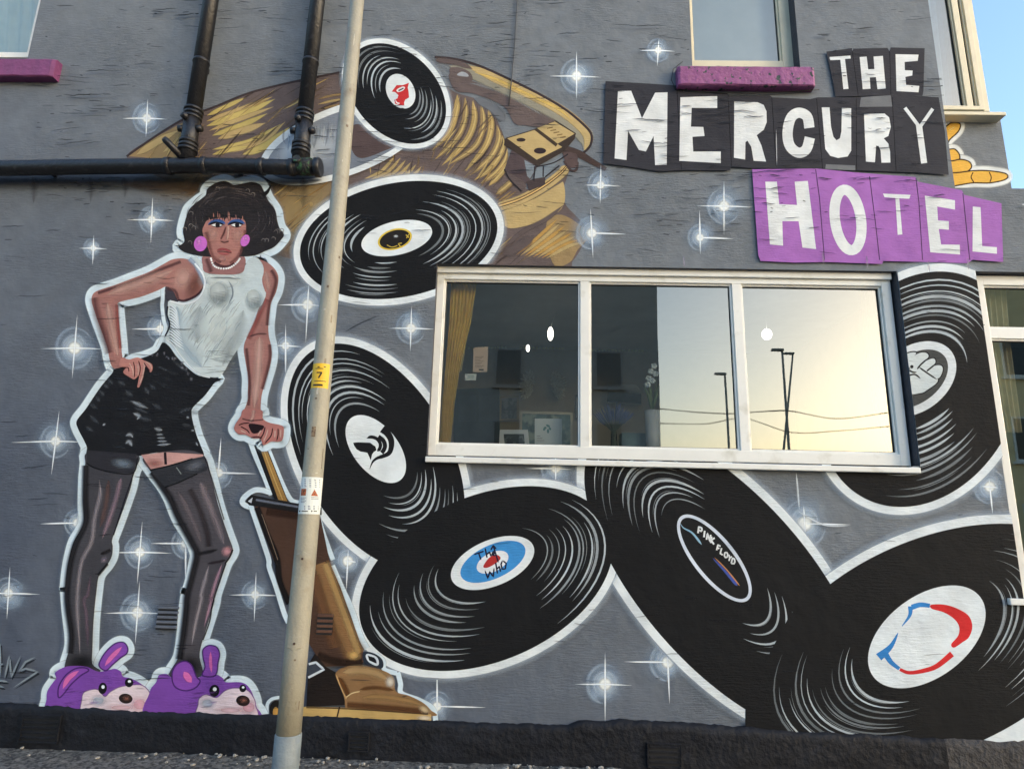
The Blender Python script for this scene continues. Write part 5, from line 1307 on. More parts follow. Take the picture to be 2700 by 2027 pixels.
# window of the set-back storey
bx1 = (pix((2553, 0), YB-.02)[0]+pix((2598, 293), YB-.02)[0])/2
bz0 = pix((2560, 289), YB-.02)[1]
w5 = window('cream framed bay window over the painted hand', XC-0.5, bx1, bz0, ZT, [bx1-.115], (.06, .045, .035, .06), .05, YB-.02, CREAM)
box('sill', XC-0.3, pix((2654, 302), YB-.1)[0], YB-.10, YB+.25, pix((2560, 303), YB-.1)[1], pix((2560, 294), YB-.1)[1], CREAM, w5, .006)
box('side_frame', bx1+.002, bx1+.05, YB, YB+.9, bz0, ZT, CREAM, w5, .004)

# ---- rooms behind the glass
ROOM = mat('taupe_room_wall', S(176, 166, 152), 0.8, 0.1, 3)
ROOMC = mat('room_ceiling', S(206, 206, 204), 0.8, 0.1, 3)
ROOMF = mat('room_floor', S(140, 122, 104), 0.6, 0.2, 4)
rx0, rx1, rz0, rz1, ry = W1['x0']-.9, W1['x1']+.35, 0.8, ft+.12, 2.6
def room(name, x0, x1, y0, y1, z0, z1, wm, cm, fm):
    mesh_obj(name, [(x0, y1, z0), (x1, y1, z0), (x1, y1, z1), (x0, y1, z1), (x0, y0, z0), (x0, y0, z1), (x1, y0, z0), (x1, y0, z1)], [(0, 3, 2, 1), (4, 5, 3, 0), (1, 2, 7, 6)], wm, HOTEL)
    mesh_obj('room_ceiling', [(x0, y0, z1), (x1, y0, z1), (x1, y1, z1), (x0, y1, z1)], [(0, 1, 2, 3)], cm, HOTEL)
    mesh_obj('room_floor', [(x0, y0, z0), (x1, y0, z0), (x1, y1, z0), (x0, y1, z0)], [(3, 2, 1, 0)], fm, HOTEL)
room('room_wall', rx0, rx1, 0.265, ry, rz0, rz1, ROOM, ROOMC, ROOMF)
room('room_wall', rx1+.06, rx1+3.2, 0.265, 2.2, 0.5, rz1, mat('hall_wall', S(120, 114, 104), .8, .2, 3), ROOMC, ROOMF)
room('room_wall', W3['x0']-.8, XC-.25, 0.265, 2.4, W3['z0']-.6, W3['z1']+.5, ROOM, ROOMC, ROOMF)
room('room_wall', W4['x0']-.3, W4['x1']+.3, 0.265, 1.4, W4['z0']-.4, W4['z1']+.4, ROOM, ROOMC, ROOMF)
# inner window board
box('window_board', W1['x0']-.05, W1['x1']+.05, YF+.071, .60, fb-.02, fb+.010, UPVC, HOTEL, .004)

def cloth(name, rows, y, amp, folds, material, label, nx=90):
    """hanging folds between left and right edges given per row as (z, x_left, x_right)"""
    bm = bmesh.new(); V = []
    for z, a, b in rows:
        V.append([bm.verts.new((a+(b-a)*i/nx, y+amp*math.sin(i/nx*folds*2*math.pi)+.3*amp*math.sin(i/nx*folds*3.7+z*2), z)) for i in range(nx+1)])
    for a, b in zip(V, V[1:]):
        for i in range(nx): bm.faces.new((a[i], a[i+1], b[i+1], b[i]))
    for f in bm.faces: f.smooth = True
    o = bm_obj(name, bm, material)
    tagg(o, label, 'curtain')
    return o
def prow(y, *r_):
    out = []
    for (xl, yl), (xr, yr) in r_:
        a, b = pix((xl, yl), y), pix((xr, yr), y)
        out.append(((a[1]+b[1])/2, a[0], b[0]))
    return out
YEL = mat('mustard_curtain', S(250, 210, 92), 0.75, 0.15, 10, bump=.2)
YEL2 = mat('curtain_lining', S(190, 178, 120), 0.8, 0.1, 10)
def tp(T, *p): return [tuple(T(*p[i:i+4])) for i in range(0, len(p), 4)]
c1 = cloth('curtain', prow(.20, *tp(T5, 712, 150, 880, 150, 700, 420, 842, 420, 672, 745, 765, 745, 655, 950, 735, 950, 636, 1210, 708, 1210)), .20, .014, 7, YEL, 'mustard yellow pleated curtain hanging in the wide window')
def flat(name, pts, y, m, parent=None, th=.004):
    q = [pix(p, y) for p in pts]
    n = len(q)
    V = [(a, y, b) for a, b in q]+[(a, y+th, b) for a, b in q]
    F = [list(range(n)), list(range(2*n-1, n-1, -1))]+[[i, n+i, n+(i+1) % n, (i+1) % n] for i in range(n)]
    o = mesh_obj(name, V, F, m, parent)
    bm = bmesh.new(); bm.from_mesh(o.data); bmesh.ops.recalc_face_normals(bm, faces=bm.faces[:]); bm.to_mesh(o.data); bm.free()
    return o
flat('lining', T5(800, 150, 884, 150, 778, 742, 738, 742, 700, 1205, 690, 1205, 735, 720), .225, YEL2, c1)
c2 = cloth('curtain', prow(.24, *tp(T6, 1150, 180, 1300, 180, 1190, 700, 1345, 700, 1240, 1000, 1360, 1000, 1330, 1280, 1400, 1280)), .24, .014, 6, mat('beige_curtain', S(196, 178, 140), .8, .1, 8), 'beige curtain at the right end of the wide window')
cloth('curtain', prow(.20, ((-350, -260), (120, -260)), ((-350, 0), (105, 0)), ((-350, 170), (95, 170))), .20, .02, 14, mat('pale_net', S(206, 222, 224), .9, .05, 8), 'pale net curtain filling the left upstairs window')
cloth('curtain', prow(YB+.14, ((2380, -300), (2540, -300)), ((2420, 0), (2548, 0)), ((2450, 310), (2590, 310))), YB+.14, .025, 9, mat('pale_blue_net', S(176, 200, 214), .9, .08, 8), 'pale blue net curtain in the bay window')
cloth('curtain', prow(.30, ((1985, -240), (2100, -240)), ((1990, 0), (2075, 0)), ((2000, 185), (2080, 185))), .30, .02, 5, mat('cream_net', S(200, 200, 180), .9, .08, 8), 'cream net curtain behind the window over the flaking sill')

cloth('curtain', prow(.22, ((2590, 730), (2650, 730)), ((2606, 900), (2664, 900)), ((2632, 1060), (2684, 1060)), ((2650, 1140), (2694, 1140))), .22, .012, 4, mat('cream_reflection_cloth', S(222, 204, 160), .8, .15, 9), 'cream curtain added in the tall window at the right edge to stand for a reflected house')  # added cloth imitates the cream house reflected in this glass
bl = box('roller_blind', W3['x0']-.05, W3['x1']+.05, .262, .266, W3['z0']-.02, W3['z1'], mat('pale_blind', S(196, 200, 194), .9, .06, 4))
tagg(bl, 'pale roller blind drawn down behind the window over the flaking sill', 'blind')
PAPER = mat('notice_paper', S(222, 196, 172), .7, .03, 5)
WPAP = mat('white_card', S(222, 228, 224), .7, .03, 5)
INK = mat('grey_ink', S(120, 104, 100), .7, .1)
nb = flat('paper_notice', ZK(395, 345, 548, 338, 538, 602, 386, 602), .125, PAPER, None, .001)
tagg(nb, 'peach paper notice stuck inside the wide window beside the curtain', 'notice')
for k in range(8): flat('text_line', ZK(410, 440+k*16, 500-(k % 3)*16, 439+k*16, 500-(k % 3)*16, 443+k*16, 410, 444+k*16), .1235, INK, nb, .0005)
flat('stamp', ZK(450, 572, 500, 572, 500, 586, 450, 586), .1235, SEAL, nb, .0005)
ca = flat('paper_card', ZK(305, 622, 426, 622, 420, 690, 300, 690), .125, WPAP, None, .001)
tagg(ca, 'small white card stuck inside the wide window below the notice', 'card')
for k in range(2): flat('text_line', ZK(330, 642+k*18, 395, 642+k*18, 395, 647+k*18, 330, 647+k*18), .1235, mat('teal_ink', S(110, 160, 156), .7), ca, .0005)

WFR = mat('white_picture_frame', S(216, 218, 216), .4, .05)
def framed(name, label, outer, inner, y, fm, im, cat='picture'):
    e = empty(name, pix3(outer[-1], y)); base = e.location.copy()
    tagg(e, label, cat)
    a = flat('picture', inner, y+.006, im); b = None
    qo = [pix(p, y) for p in outer]; qi = [pix(p, y) for p in inner]
    n = len(qo)
    V = [(p[0], y, p[1]) for p in qo]+[(p[0], y, p[1]) for p in qi]+[(p[0], y+.02, p[1]) for p in qo]+[(p[0], y+.02, p[1]) for p in qi]
    F = []
    for i in range(n):
        j = (i+1) % n
        F += [(i, j, n+j, n+i), (2*n+i, 3*n+i, 3*n+j, 2*n+j), (i, 2*n+i, 2*n+j, j), (n+i, n+j, 3*n+j, 3*n+i)]
    b = mesh_obj('frame', V, F, fm)
    for o in (a, b):
        o.parent = e; o.matrix_parent_inverse = Matrix.Translation(-base)
    return e
framed('picture_frame', 'white picture frame with dark photo standing on the window board', ZK(672, 1210, 968, 1210, 985, 1385, 662, 1385), ZK(712, 1255, 925, 1255, 938, 1385, 722, 1385), .26, WFR, mat('dark_photo', S(46, 50, 50), .4, .5, 9, c2=S(120, 126, 120), thr=(.55, .62)))
framed('picture_frame', 'large pale framed picture leaning behind the white certificate', ZK(885, 1015, 1440, 1030, 1440, 1400, 880, 1400), ZK(908, 1040, 1415, 1052, 1415, 1400, 905, 1400), .85, mat('pale_gilt', S(190, 178, 150), .5, .1), mat('green_picture', S(96, 116, 110), .6, .5, 7, c2=S(150, 160, 140), thr=(.5, .6)))
cf = flat('certificate', ZK(1040, 1092, 1326, 1095, 1326, 1388, 1040, 1385), .33, WPAP, None, .012)
tagg(cf, 'white certificate with small teal crest standing on the window board', 'certificate')
for k, (x, y) in enumerate(((1150, 1190), (1180, 1170), (1200, 1200), (1180, 1225), (1140, 1205))): flat('crest_mark', [(p[0], p[1]) for p in ell(ZK(x, y)[0], 4+k % 2*2, 3, 30*k, 10)], .3285, MATS['teal_ink'], cf, .0005)
for k in range(3): flat('text_line', ZK(1060, 1275+k*24, 1100+k*20, 1275+k*24, 1100+k*20, 1279+k*24, 1060, 1279+k*24), .3285, INK, cf, .0005)
framed('picture_frame', 'ornate patterned print on the room wall left of the winged ornament', ZK(672, 860, 872, 850, 872, 1110, 668, 1115), ZK(690, 880, 850, 872, 850, 1090, 688, 1095), 2.55, mat('tan_frame', S(150, 130, 96), .6, .1), mat('patterned_print', S(110, 108, 104), .6, .6, 12, c2=S(60, 60, 62), thr=(.48, .54)))
framed('picture_frame', 'dark narrow framed picture beside the window mullion', ZK(1465, 845, 1520, 845, 1520, 1105, 1460, 1105), ZK(1480, 865, 1520, 865, 1520, 1085, 1476, 1085), 1.2, SEAL, mat('grey_print', S(130, 128, 126), .6, .2, 9))
dr = flat('interior_door', ZK(190, 780, 668, 770, 672, 1500, 185, 1500), 2.56, mat('navy_door', S(50, 54, 66), .5, .1), None, .03)
tagg(dr, 'dark blue interior door in the room behind the curtain', 'door')
for x0_, x1_ in ((235, 420), (450, 640)): flat('panel', ZK(x0_, 850, x1_, 846, x1_, 1120, x0_, 1122), 2.55, mat('navy_panel', S(58, 62, 76), .5, .1), dr, .008)
mi = flat('wall_mirror', ZK(1805, 728, 2108, 733, 2166, 800, 2166, 950, 1800, 950), 2.5, mat('mirror_silver', (.9, .88, .82), .02, .02, 2, metal=1.0), None, .01)
_c = sum(v.co.x for v in mi.data.vertices)/len(mi.data.vertices)
for v in mi.data.vertices: v.co.y += math.tan(R(4.5))*(v.co.x-_c)
tagg(mi, 'mirror with clipped corner on the room wall above the blue dried flowers', 'mirror')
# ornament of two spiky metal wings
wg = empty('winged_ornament', pix3(ZK(1120, 820)[0], 2.5)); tagg(wg, 'pair of spiky silver wings hung on the room wall', 'ornament')
SIL = mat('silver_leaf', S(236, 230, 204), .5, .5, 60)
rw = random.Random(9)
for sgn, cx in ((-1, 1090), (1, 1155)):
    bm = bmesh.new()
    for i in range(260):
        t = rw.random()
        a = R(100+t*135) if sgn < 0 else R(80-t*135)
        rr0 = rw.uniform(20, 110); ln = rw.uniform(25, 70)
        bx = cx+sgn*40+math.cos(a)*rr0*1.25; by = 760-math.sin(a)*rr0*1.3
        ex, ey = bx+math.cos(a)*ln, by-math.sin(a)*ln
        p, q = pix3(ZK(bx, by)[0], 2.5), pix3(ZK(ex, ey)[0], 2.44+rw.uniform(0, .05))
        d = (q-p); n_ = Vector((-d.z, 0, d.x)).normalized()*.007
        v = [bm.verts.new(p-n_*.4), bm.verts.new((p+q)/2-n_+Vector((0, -.01, 0))), bm.verts.new(q), bm.verts.new((p+q)/2+n_)]
        bm.faces.new(v)
    o = bm_obj('wing', bm, SIL); o.parent = wg; o.matrix_parent_inverse = Matrix.Translation(-wg.location); o['kind'] = 'stuff'
# pendant lamps
BULB = mat('white_glass_lamp', S(228, 226, 216), .25, .05)
_bs = BULB.node_tree.nodes['Principled BSDF']; _bs.inputs['Emission Color'].default_value = (1.0, .93, .82, 1); _bs.inputs['Emission Strength'].default_value = 0.8
def pendant(p, ry_, rx_, ptop, y, label):
    e = empty('pendant_lamp', pix3(p, y)); tagg(e, label, 'lamp')
    bm = bmesh.new(); c = pix3(p, y); k = (pix((p[0]+1, p[1]), y)[0]-pix(p, y)[0])
    bmesh.ops.create_uvsphere(bm, u_segments=20, v_segments=14, radius=1, matrix=Matrix.Translation(c) @ Matrix.Diagonal((rx_*k, rx_*k, ry_*k, 1)))
    o = bm_obj('shade', bm, BULB, None, True); o2 = tube('flex', [c+Vector((0, 0, ry_*k*.9)), pix3(ptop, y)], .003, WFR, None, 8)
    for q in (o, o2): q.parent = e; q.matrix_parent_inverse = Matrix.Translation(-c)
pendant(ZK(1206, 200)[0], 19, 8, ZK(1262, -20)[0], .9, 'white capsule pendant lamp behind the left pane')
pendant(T6(545, 505)[0], 15, 13, T6(543, 390)[0], .9, 'round white pendant lamp behind the right pane')
pendant(ZK(968, 352)[0], 10, 5, ZK(968, 320)[0], 1.6, 'tiny white lamp by the bead garland')
# bead garland
bm = bmesh.new()
for seg in ((340, 350, 760, 345), (890, 345, 1370, 355), (1650, 372, 2210, 380)):
    n = int((seg[2]-seg[0])/34)
    for i in range(n):
        c = pix3(ZK(seg[0]+(seg[2]-seg[0])*i/n, seg[1]+(seg[3]-seg[1])*i/n)[0], 2.45)
        bmesh.ops.create_icosphere(bm, subdivisions=1, radius=.016, matrix=Matrix.Translation(c))
o = bm_obj('bead_garland', bm, mat('pale_bead', S(214, 214, 170), .4, .1)); tagg(o, 'row of small pale beads strung along the room wall', 'garland', kind='stuff')
# dried flowers in a vase
e = empty('dried_flowers', pix3(ZK(1875, 1390)[0], .30)); tagg(e, 'bunch of blue dried lavender in a glass vase on the window board', 'flowers')
bm = bmesh.new(); bm2 = bmesh.new()
for i in range(90):
    t = rw.uniform(-1, 1); h = rw.uniform(.75, 1.0)
    b = pix3(ZK(1875+t*18, 1230)[0], .30+rw.uniform(-.03, .03)); b0 = pix3(ZK(1875-t*30, 1385)[0], .30)
    q = pix3(ZK(1875+t*235*h, 1215-(250*h+60*rw.random())*math.sqrt(max(.05, 1-(t*.8)**2)))[0], .30+rw.uniform(-.08, .08))
    btube(bm, [b0, b, b.lerp(q, .6)+Vector((0, 0, .006))], .0014, 4, False)
    btube(bm2, [b.lerp(q, .45), b.lerp(q, .8), q], [.002, .0045, .001], 5, False)
for o in (bm_obj('stems', bm, mat('dry_stem', S(120, 124, 110), .8, .2)), bm_obj('flower_heads', bm2, mat('lavender_blue', S(92, 98, 142), .8, .3, 60))):
    o.parent = e; o.matrix_parent_inverse = Matrix.Translation(-e.location); o['kind'] = 'stuff'
c0 = pix3(ZK(1875, 1230)[0], .30)
o = tube('vase', [Vector((c0.x, .30, fb+.01)), Vector((c0.x, .30, fb+.05)), Vector((c0.x, .30, c0.z))], [.026, .028, .022], glass_material('vase_glass', .05, (.8, .86, .86)), None, 16)
o.parent = e; o.matrix_parent_inverse = Matrix.Translation(-e.location)
# orchid
e = empty('orchid_plant', pix3(T5(2015, 1150)[0], .32)); tagg(e, 'white orchid in a white pot on the window board', 'plant')
pc = pix3(T5(2015, 1000)[0], .32)
parts = [tube('pot', [Vector((pc.x, .32, fb+.01)), Vector((pc.x, .32, pc.z))], [.045, .058], WFR, None, 20)]
for k, l in enumerate((T5(2010, 985, 1990, 900, 1955, 830), T5(2015, 985, 2040, 900, 2055, 830), T5(2012, 985, 2000, 860, 1990, 820))):
    q = [pix3(p, .32) for p in l]
    parts.append(tube('leaf', q, [.010, .014, .002], mat('orchid_leaf', S(96, 112, 66), .5, .2), None, 6))
st_ = [pix3(p, .32) for p in T5(2015, 985, 2035, 850, 2040, 740, 2010, 700)]
parts.append(tube('stem', st_, .003, MATS['orchid_leaf'], None, 6))
for k, (u, v_) in enumerate(((2025, 710), (2005, 745), (1990, 790), (2035, 760), (1985, 830), (2015, 805))):
    bm = bmesh.new(); c = pix3(T5(u, v_)[0], .30)
    for j in range(5):
        a = 2*math.pi*j/5+k
        bmesh.ops.create_uvsphere(bm, u_segments=8, v_segments=6, radius=1, matrix=Matrix.Translation(c+Vector((math.cos(a)*.012, 0, math.sin(a)*.012))) @ Matrix.Diagonal((.013, .005, .011, 1)))
    parts.append(bm_obj('flower', bm, WPAP, None, True))
for o in parts: o.parent = e; o.matrix_parent_inverse = Matrix.Translation(-e.location)
bq = [pix(p, .40) for p in T5(1815, 1140, 2072, 1245)]
o = box('storage_box', bq[0][0], bq[1][0], .40, .55, fb+.011, bq[0][1], mat('teal_box', S(84, 110, 108), .6, .4, 8), None, .005)
tagg(o, 'teal patterned box behind the dried flowers', 'box')
sc_ = pix3(ZK(1720, 1290)[0], .27)
bm = bmesh.new(); bmesh.ops.create_icosphere(bm, subdivisions=3, radius=.042, matrix=Matrix.Translation((sc_.x, .27, fb+.052)))
o = bm_obj('ball_ornament', bm, mat('mosaic_ball', S(200, 200, 196), .3, .9, 45, c2=S(30, 30, 34), thr=(.5, .52)), None, True); tagg(o, 'black and silver mosaic ball on the window board', 'ornament')

# ---- drainpipes
YP = -0.105
DP = empty('drainpipe', pix3((500, 440), YP)); tagg(DP, 'black soil pipe assembly with two uprights joining a long horizontal run', 'drainpipe')
def dp(o):
    o.parent = DP; o.matrix_parent_inverse = Matrix.Translation(-DP.location); return o
hz = [pix3(p, YP) for p in ((-400, 449), (0, 444), (250, 440), (500, 437), (575, 437), (700, 440), (838, 443))]
dp(tube('horizontal_pipe', hz, .055, BLACKP, None, 28))
x1_ = pix((512, 285), YP)[0]; x2_ = pix((805, 293), YP)[0]
zc = pix((500, 437), YP)[1]; zc2 = pix((800, 442), YP)[1]
for xx, zb, z_ref in ((x1_, zc, (512, 290)), (x2_, zc2, (805, 296))):
    zt_ = pix(z_ref, YP)[1]
    dp(tube('upright_pipe', [(xx, YP, zt_-.01), (xx, YP, ZT)], .055, BLACKP, None, 28))
    L_ = zt_-zb
    bm = bmesh.new()
    btube(bm, [(xx, YP, zb+.03), (xx, YP, zt_)], [.057, .057], 28)
    for f_, r_ in ((.98, .068), (.91, .066), (.84, .064), (.40, .066), (.33, .066), (.26, .068)):
        btube(bm, [(xx, YP, zb+L_*f_-.012), (xx, YP, zb+L_*f_-.009), (xx, YP, zb+L_*f_+.009), (xx, YP, zb+L_*f_+.012)], [.057, r_, r_, .057], 28)
    bmesh.ops.recalc_face_normals(bm, faces=bm.faces[:])
    dp(bm_obj('branch_socket', bm, BLACKP))
    zm = zb+L_*.60
    for d_ in ((-1, -.15, -.02), (1, -.15, 0), (-.35, -1, .28)):
        d_ = Vector(d_).normalized(); c = Vector((xx, YP, zm+.02+(.05 if d_.y < -.5 else 0)))
        bm = bmesh.new(); btube(bm, [c+d_*.045, c+d_*.088, c+d_*.09, c+d_*.078], [.025, .025, .019, .017], 16); bmesh.ops.recalc_face_normals(bm, faces=bm.faces[:])
        dp(bm_obj('boss', bm, BLACKP))
    zk = pix((512, 165) if xx == x1_ else (815, 165), YP)[1]
    bm = bmesh.new(); btube(bm, [(xx, YP, zk-.012), (xx, YP, zk-.01), (xx, YP, zk+.01), (xx, YP, zk+.012)], [.0555, .060, .060, .0555], 28)
    bbox(bm, xx-.012, xx+.012, YP+.05, -.002, zk-.02, zk+.02); bmesh.ops.recalc_face_normals(bm, faces=bm.faces[:])
    dp(bm_obj('pipe_clip', bm, BLACKP))
for p in ((445, 438), (540, 437), (690, 440), (770, 442)):
    c = pix3(p, YP); dp(tube('coupling', [c+Vector((-.022, 0, 0)), c+Vector((-.018, 0, 0)), c+Vector((.018, 0, 0)), c+Vector((.022, 0, 0))], [.0555, .063, .063, .0555], BLACKP, None, 28))
a, b = pix3(ZM(320, 860)[0], YP-.03), pix3(ZM(128, 660)[0], YP-.10)
dp(tube('stub_pipe', [a, a.lerp(b, .9), b], [.024, .024, .019], BLACKP, None, 18))
c = pix3(ZM(1640, 960)[0], YP)
MOSS = mat('mossy_pipe', S(34, 36, 36), .6, .4, 18, bump=.6, bscale=70, c2=S(52, 96, 62), thr=(.50, .62))
dp(tube('rodding_tee', [c+Vector((-.07, 0, 0)), c+Vector((-.06, 0, 0)), c+Vector((.03, 0, 0)), c+Vector((.035, 0, 0))], [.056, .064, .064, .060], MOSS, None, 28))
c = pix3(ZM(1765, 968)[0], YP)
dp(tube('end_cap', [c+Vector((-.03, 0, 0)), c+Vector((-.025, 0, 0)), c+Vector((.008, 0, 0)), c+Vector((.015, 0, 0))], [.06, .070, .070, .06], BLACKP, None, 28))
c = pix3(ZM(1540, 900)[0], YP-.05); dp(tube('boss', [c, c+Vector((0, -.03, .006))], [.03, .028], MOSS, None, 16))
for p in ((120, 442), (620, 438)):
    c = pix3(p, YP); bm = bmesh.new(); bbox(bm, c.x-.014, c.x+.014, YP+.045, -.002, c.z-.016, c.z+.016, .002); dp(bm_obj('pipe_bracket', bm, BLACKP))

# ---- thin cables on the wall
o = tube('wall_cable', [pix3(p, -0.012) for p in ((1372, -160), (1364, 0), (1357, 120), (1350, 200), (1342, 278))], .0042, mat('grey_cable', S(72, 74, 78), .6, .2), None, 8)
tagg(o, 'thin grey cable running down the wall above the tone arm', 'cable')
o = tube('wall_cable', [pix3(p, -0.020) for p in T2(2210, 400, 2150, 450, 2138, 520, 2165, 575)+T3(20, 588, 250, 602, 450, 606, 700, 596, 885, 582)], .0038, SEAL, None, 8)
tagg(o, 'loose black cable sagging under the flaking purple sill', 'cable')

# ---- lamp post
YL = -1.10
pxs = [pix(p, YL)[0] for p in ((770, 1881), (829, 1218), (938, 0))]
px_ = sum(pxs)/3
def prad(z): return .0555+(.0380-.0555)*min(1, max(0, (z-.25)/4.1))
LP = empty('lamp_post', (px_, YL, 0)); tagg(LP, 'beige tapering metal lamp post standing in front of the mural', 'lamp post')
POLE = mat('beige_pole_paint', S(160, 155, 138), .48, .10, 5, bump=.2, bscale=60, c2=S(132, 122, 104), thr=(.58, .78))
POLE2 = mat('grey_pole_sleeve', S(126, 136, 140), .5, .15, 12, bump=.2, bscale=50)
def lp(o): o.parent = LP; o.matrix_parent_inverse = Matrix.Translation(-LP.location); return o
zsl = pix((765, 1932), YL)[1]
lp(tube('shaft', [(px_, YL, zsl-.01+(5.5*i/16)) for i in range(17)], [prad(zsl+5.5*i/16) for i in range(17)], POLE, None, 40))
lp(tube('base_sleeve', [(px_, YL, -.02), (px_, YL, zsl-.004), (px_, YL, zsl)], [prad(.2)+.003, prad(.2)+.003, prad(.2)+.0005], POLE2, None, 40))
lp(tube('lamp_arm', [(px_, YL, zsl+5.48), (px_, YL-.05, zsl+5.75), (px_, YL-.5, zsl+5.9)], [.037, .034, .03], POLE, None, 20))
lp(box('lantern', px_-.09, px_+.09, YL-.95, YL-.45, zsl+5.86, zsl+5.98, POLE2, None, .03))
AC = math.atan2(CAM.y-YL, CAM.x-px_)        # direction of the camera round the post
def ppatch(name, pts, lift, material, n=10, rnd=0):
    """curved label: pixel corners (left, right, top, bottom) wrapped round the post"""
    l, r_, t, b = pts
    zt_, zb_ = pix((0.5*(l+r_), t), YL-.05)[1], pix((0.5*(l+r_), b), YL-.05)[1]
    zm = (zt_+zb_)/2; rad = prad(zm)
    k = pix((0.5*(l+r_), (t+b)/2), YL)
    # centre line of the post in the picture at that height
    d = Vector((px_, YL, zm))-CAM
    cx = 1350+F_SRC*d.dot(CR)/d.dot(CF); s_ = F_SRC/d.dot(CF)
    a0 = math.asin(max(-.98, min(.98, (l-cx)/(s_*rad)))); a1 = math.asin(max(-.98, min(.98, (r_-cx)/(s_*rad))))
    V = []; F = []
    for i in range(n+1):
        a = AC+a0+(a1-a0)*i/n
        for z in (zb_, zt_):
            q = 0
            rr_ = prad(z)+lift
            V.append((px_+math.cos(a)*rr_, YL+math.sin(a)*rr_, z))
    for i in range(n): F.append((2*i, 2*i+2, 2*i+3, 2*i+1))
    return lp(mesh_obj(name, V, F, material))
YST = mat('yellow_sticker', S(236, 190, 44), .5, .05)
KST = mat('sticker_black', S(40, 34, 30), .5, .05)
ppatch('number_sticker', (823, 866, 957, 1022), .0012, YST)
for l_ in ((838, 843, 966, 968.5), (853, 858, 965, 967.5), (830, 858, 1003, 1005), (827, 850, 1012, 1017), (833, 852, 970, 972)): ppatch('sticker_print', l_, .0018, KST, 4)
ppatch('numeral', (836, 849, 980, 983.5), .0018, KST, 4)
def pstroke(name, p, q, w_, lift, m):
    """slanted printed stroke on the post"""
    n = 6
    for i in range(n):
        t = i/n; x = p[0]+(q[0]-p[0])*(t+.5/n); y0_ = p[1]+(q[1]-p[1])*t; y1_ = p[1]+(q[1]-p[1])*(t+1/n)
        ppatch(name, (x-w_/2, x+w_/2, y0_-.2, y1_+.2), lift, m, 2)
pstroke('numeral', (847.5, 983), (840, 996), 4, .0018, KST)
ppatch('notice_sticker', (790, 846, 1257, 1355), .0012, WPAP)
for k in range(5): ppatch('notice_line', (798, 842, 1263+k*4.6, 1265+k*4.6), .0018, mat('blue_grey_ink', S(110, 120, 140), .6), 4)
ORG = mat('orange_symbol', S(190, 92, 40), .5, .2, 90, c2=S(60, 40, 30), thr=(.5, .6))
ppatch('warning_symbol', (796, 808, 1288, 1306), .0018, ORG, 4)
for k in range(6): ppatch('warning_symbol', (828-k*1.5, 829+k*1.5, 1289+k*3, 1292+k*3), .0018, ORG, 3)
for k in range(4): ppatch('notice_line', (795, 808-(k % 2)*3, 1311+k*4, 1312.5+k*4), .0018, MATS['blue_grey_ink'], 3)
for k in range(2): ppatch('notice_line', (820, 838, 1310+k*4, 1311.5+k*4), .0018, MATS['blue_grey_ink'], 3)
for k in range(3): ppatch('notice_line', (803, 838, 1333+k*4, 1335+k*4), .0018, MATS['blue_grey_ink'], 3)
for l_ in ((791, 794, 1345, 1349), (797, 812, 1346, 1348.5), (820, 823, 1345, 1349), (826, 834, 1346, 1348.5)): ppatch('notice_line', l_, .0018, KST, 3)
# access door with rounded ends and two screws
dl, dr_, dt, db = 768, 826, 1452, 1718
zt_, zb_ = pix((797, dt), YL-.05)[1], pix((790, db), YL-.05)[1]
V = []; F = []; n = 26; m_ = 14
hw = .044/prad(.8)
bm = bmesh.new(); rows = []
for i in range(n+1):
    t = i/n
    z = zb_+(zt_-zb_)*t
    e_ = min(t, 1-t)*(zt_-zb_)
    k = math.sqrt(max(0.0, 1-(1-min(1, e_/.036))**2)) if e_ < .036 else 1
    k = max(k, .05)
    rows.append([bm.verts.new((px_+math.cos(AC+hw*k*(2*j/m_-1)-.22)*(prad(z)+.0022), YL+math.sin(AC+hw*k*(2*j/m_-1)-.22)*(prad(z)+.0022), z)) for j in range(m_+1)])
for a, b in zip(rows, rows[1:]):
    for j in range(m_): bm.faces.new((a[j], a[j+1], b[j+1], b[j]))
edge = [e for e in bm.edges if e.is_boundary]
ex = bmesh.ops.extrude_edge_only(bm, edges=edge)
for v in [g for g in ex['geom'] if isinstance(g, bmesh.types.BMVert)]:
    d = Vector((v.co.x-px_, v.co.y-YL, 0)); v.co -= d.normalized()*.004
bmesh.ops.recalc_face_normals(bm, faces=bm.faces[:])
door = lp(bm_obj('access_door', bm, POLE, None, False))
for z in (zt_-.035, zb_+.035):
    a = AC-.22; c = Vector((px_+math.cos(a)*(prad(z)+.002), YL+math.sin(a)*(prad(z)+.002), z)); d = Vector((math.cos(a), math.sin(a), 0))
    o = tube('screw', [c, c+d*.004], [.006, .005], mat('rusty_screw', S(70, 48, 36), .6, .3, 40), None, 10); o.parent = door
rp_ = random.Random(6)
for k in range(26):
    yy = rp_.uniform(60, 1900); zz = pix((760, yy), YL)[1]
    d = Vector((px_, YL, zz))-CAM; cx_ = 1350+F_SRC*d.dot(CR)/d.dot(CF); hw_ = prad(zz)*F_SRC/d.dot(CF)
    u_ = cx_+hw_*rp_.uniform(-.8, .8); w_ = rp_.uniform(1.5, 6); h_ = rp_.choice((3, 5, 8, 26, 50))*rp_.uniform(.6, 1.2)
    if h_ > 20: w_ = rp_.uniform(1.2, 2.4)
    ppatch('scuff_mark', (u_-w_/2, u_+w_/2, yy-h_/2, yy+h_/2), .0006, mat('pole_scuff%d' % (k % 3), (S(140, 128, 106), S(112, 96, 78), S(190, 186, 172))[k % 3], .6, .3, 90), 3)
ppatch('rust_mark', (822, 832, 1124, 1151), .0008, mat('rust_stain', S(138, 120, 96), .6, .2, 60, c2=S(98, 76, 58), thr=(.5, .6)), 4)

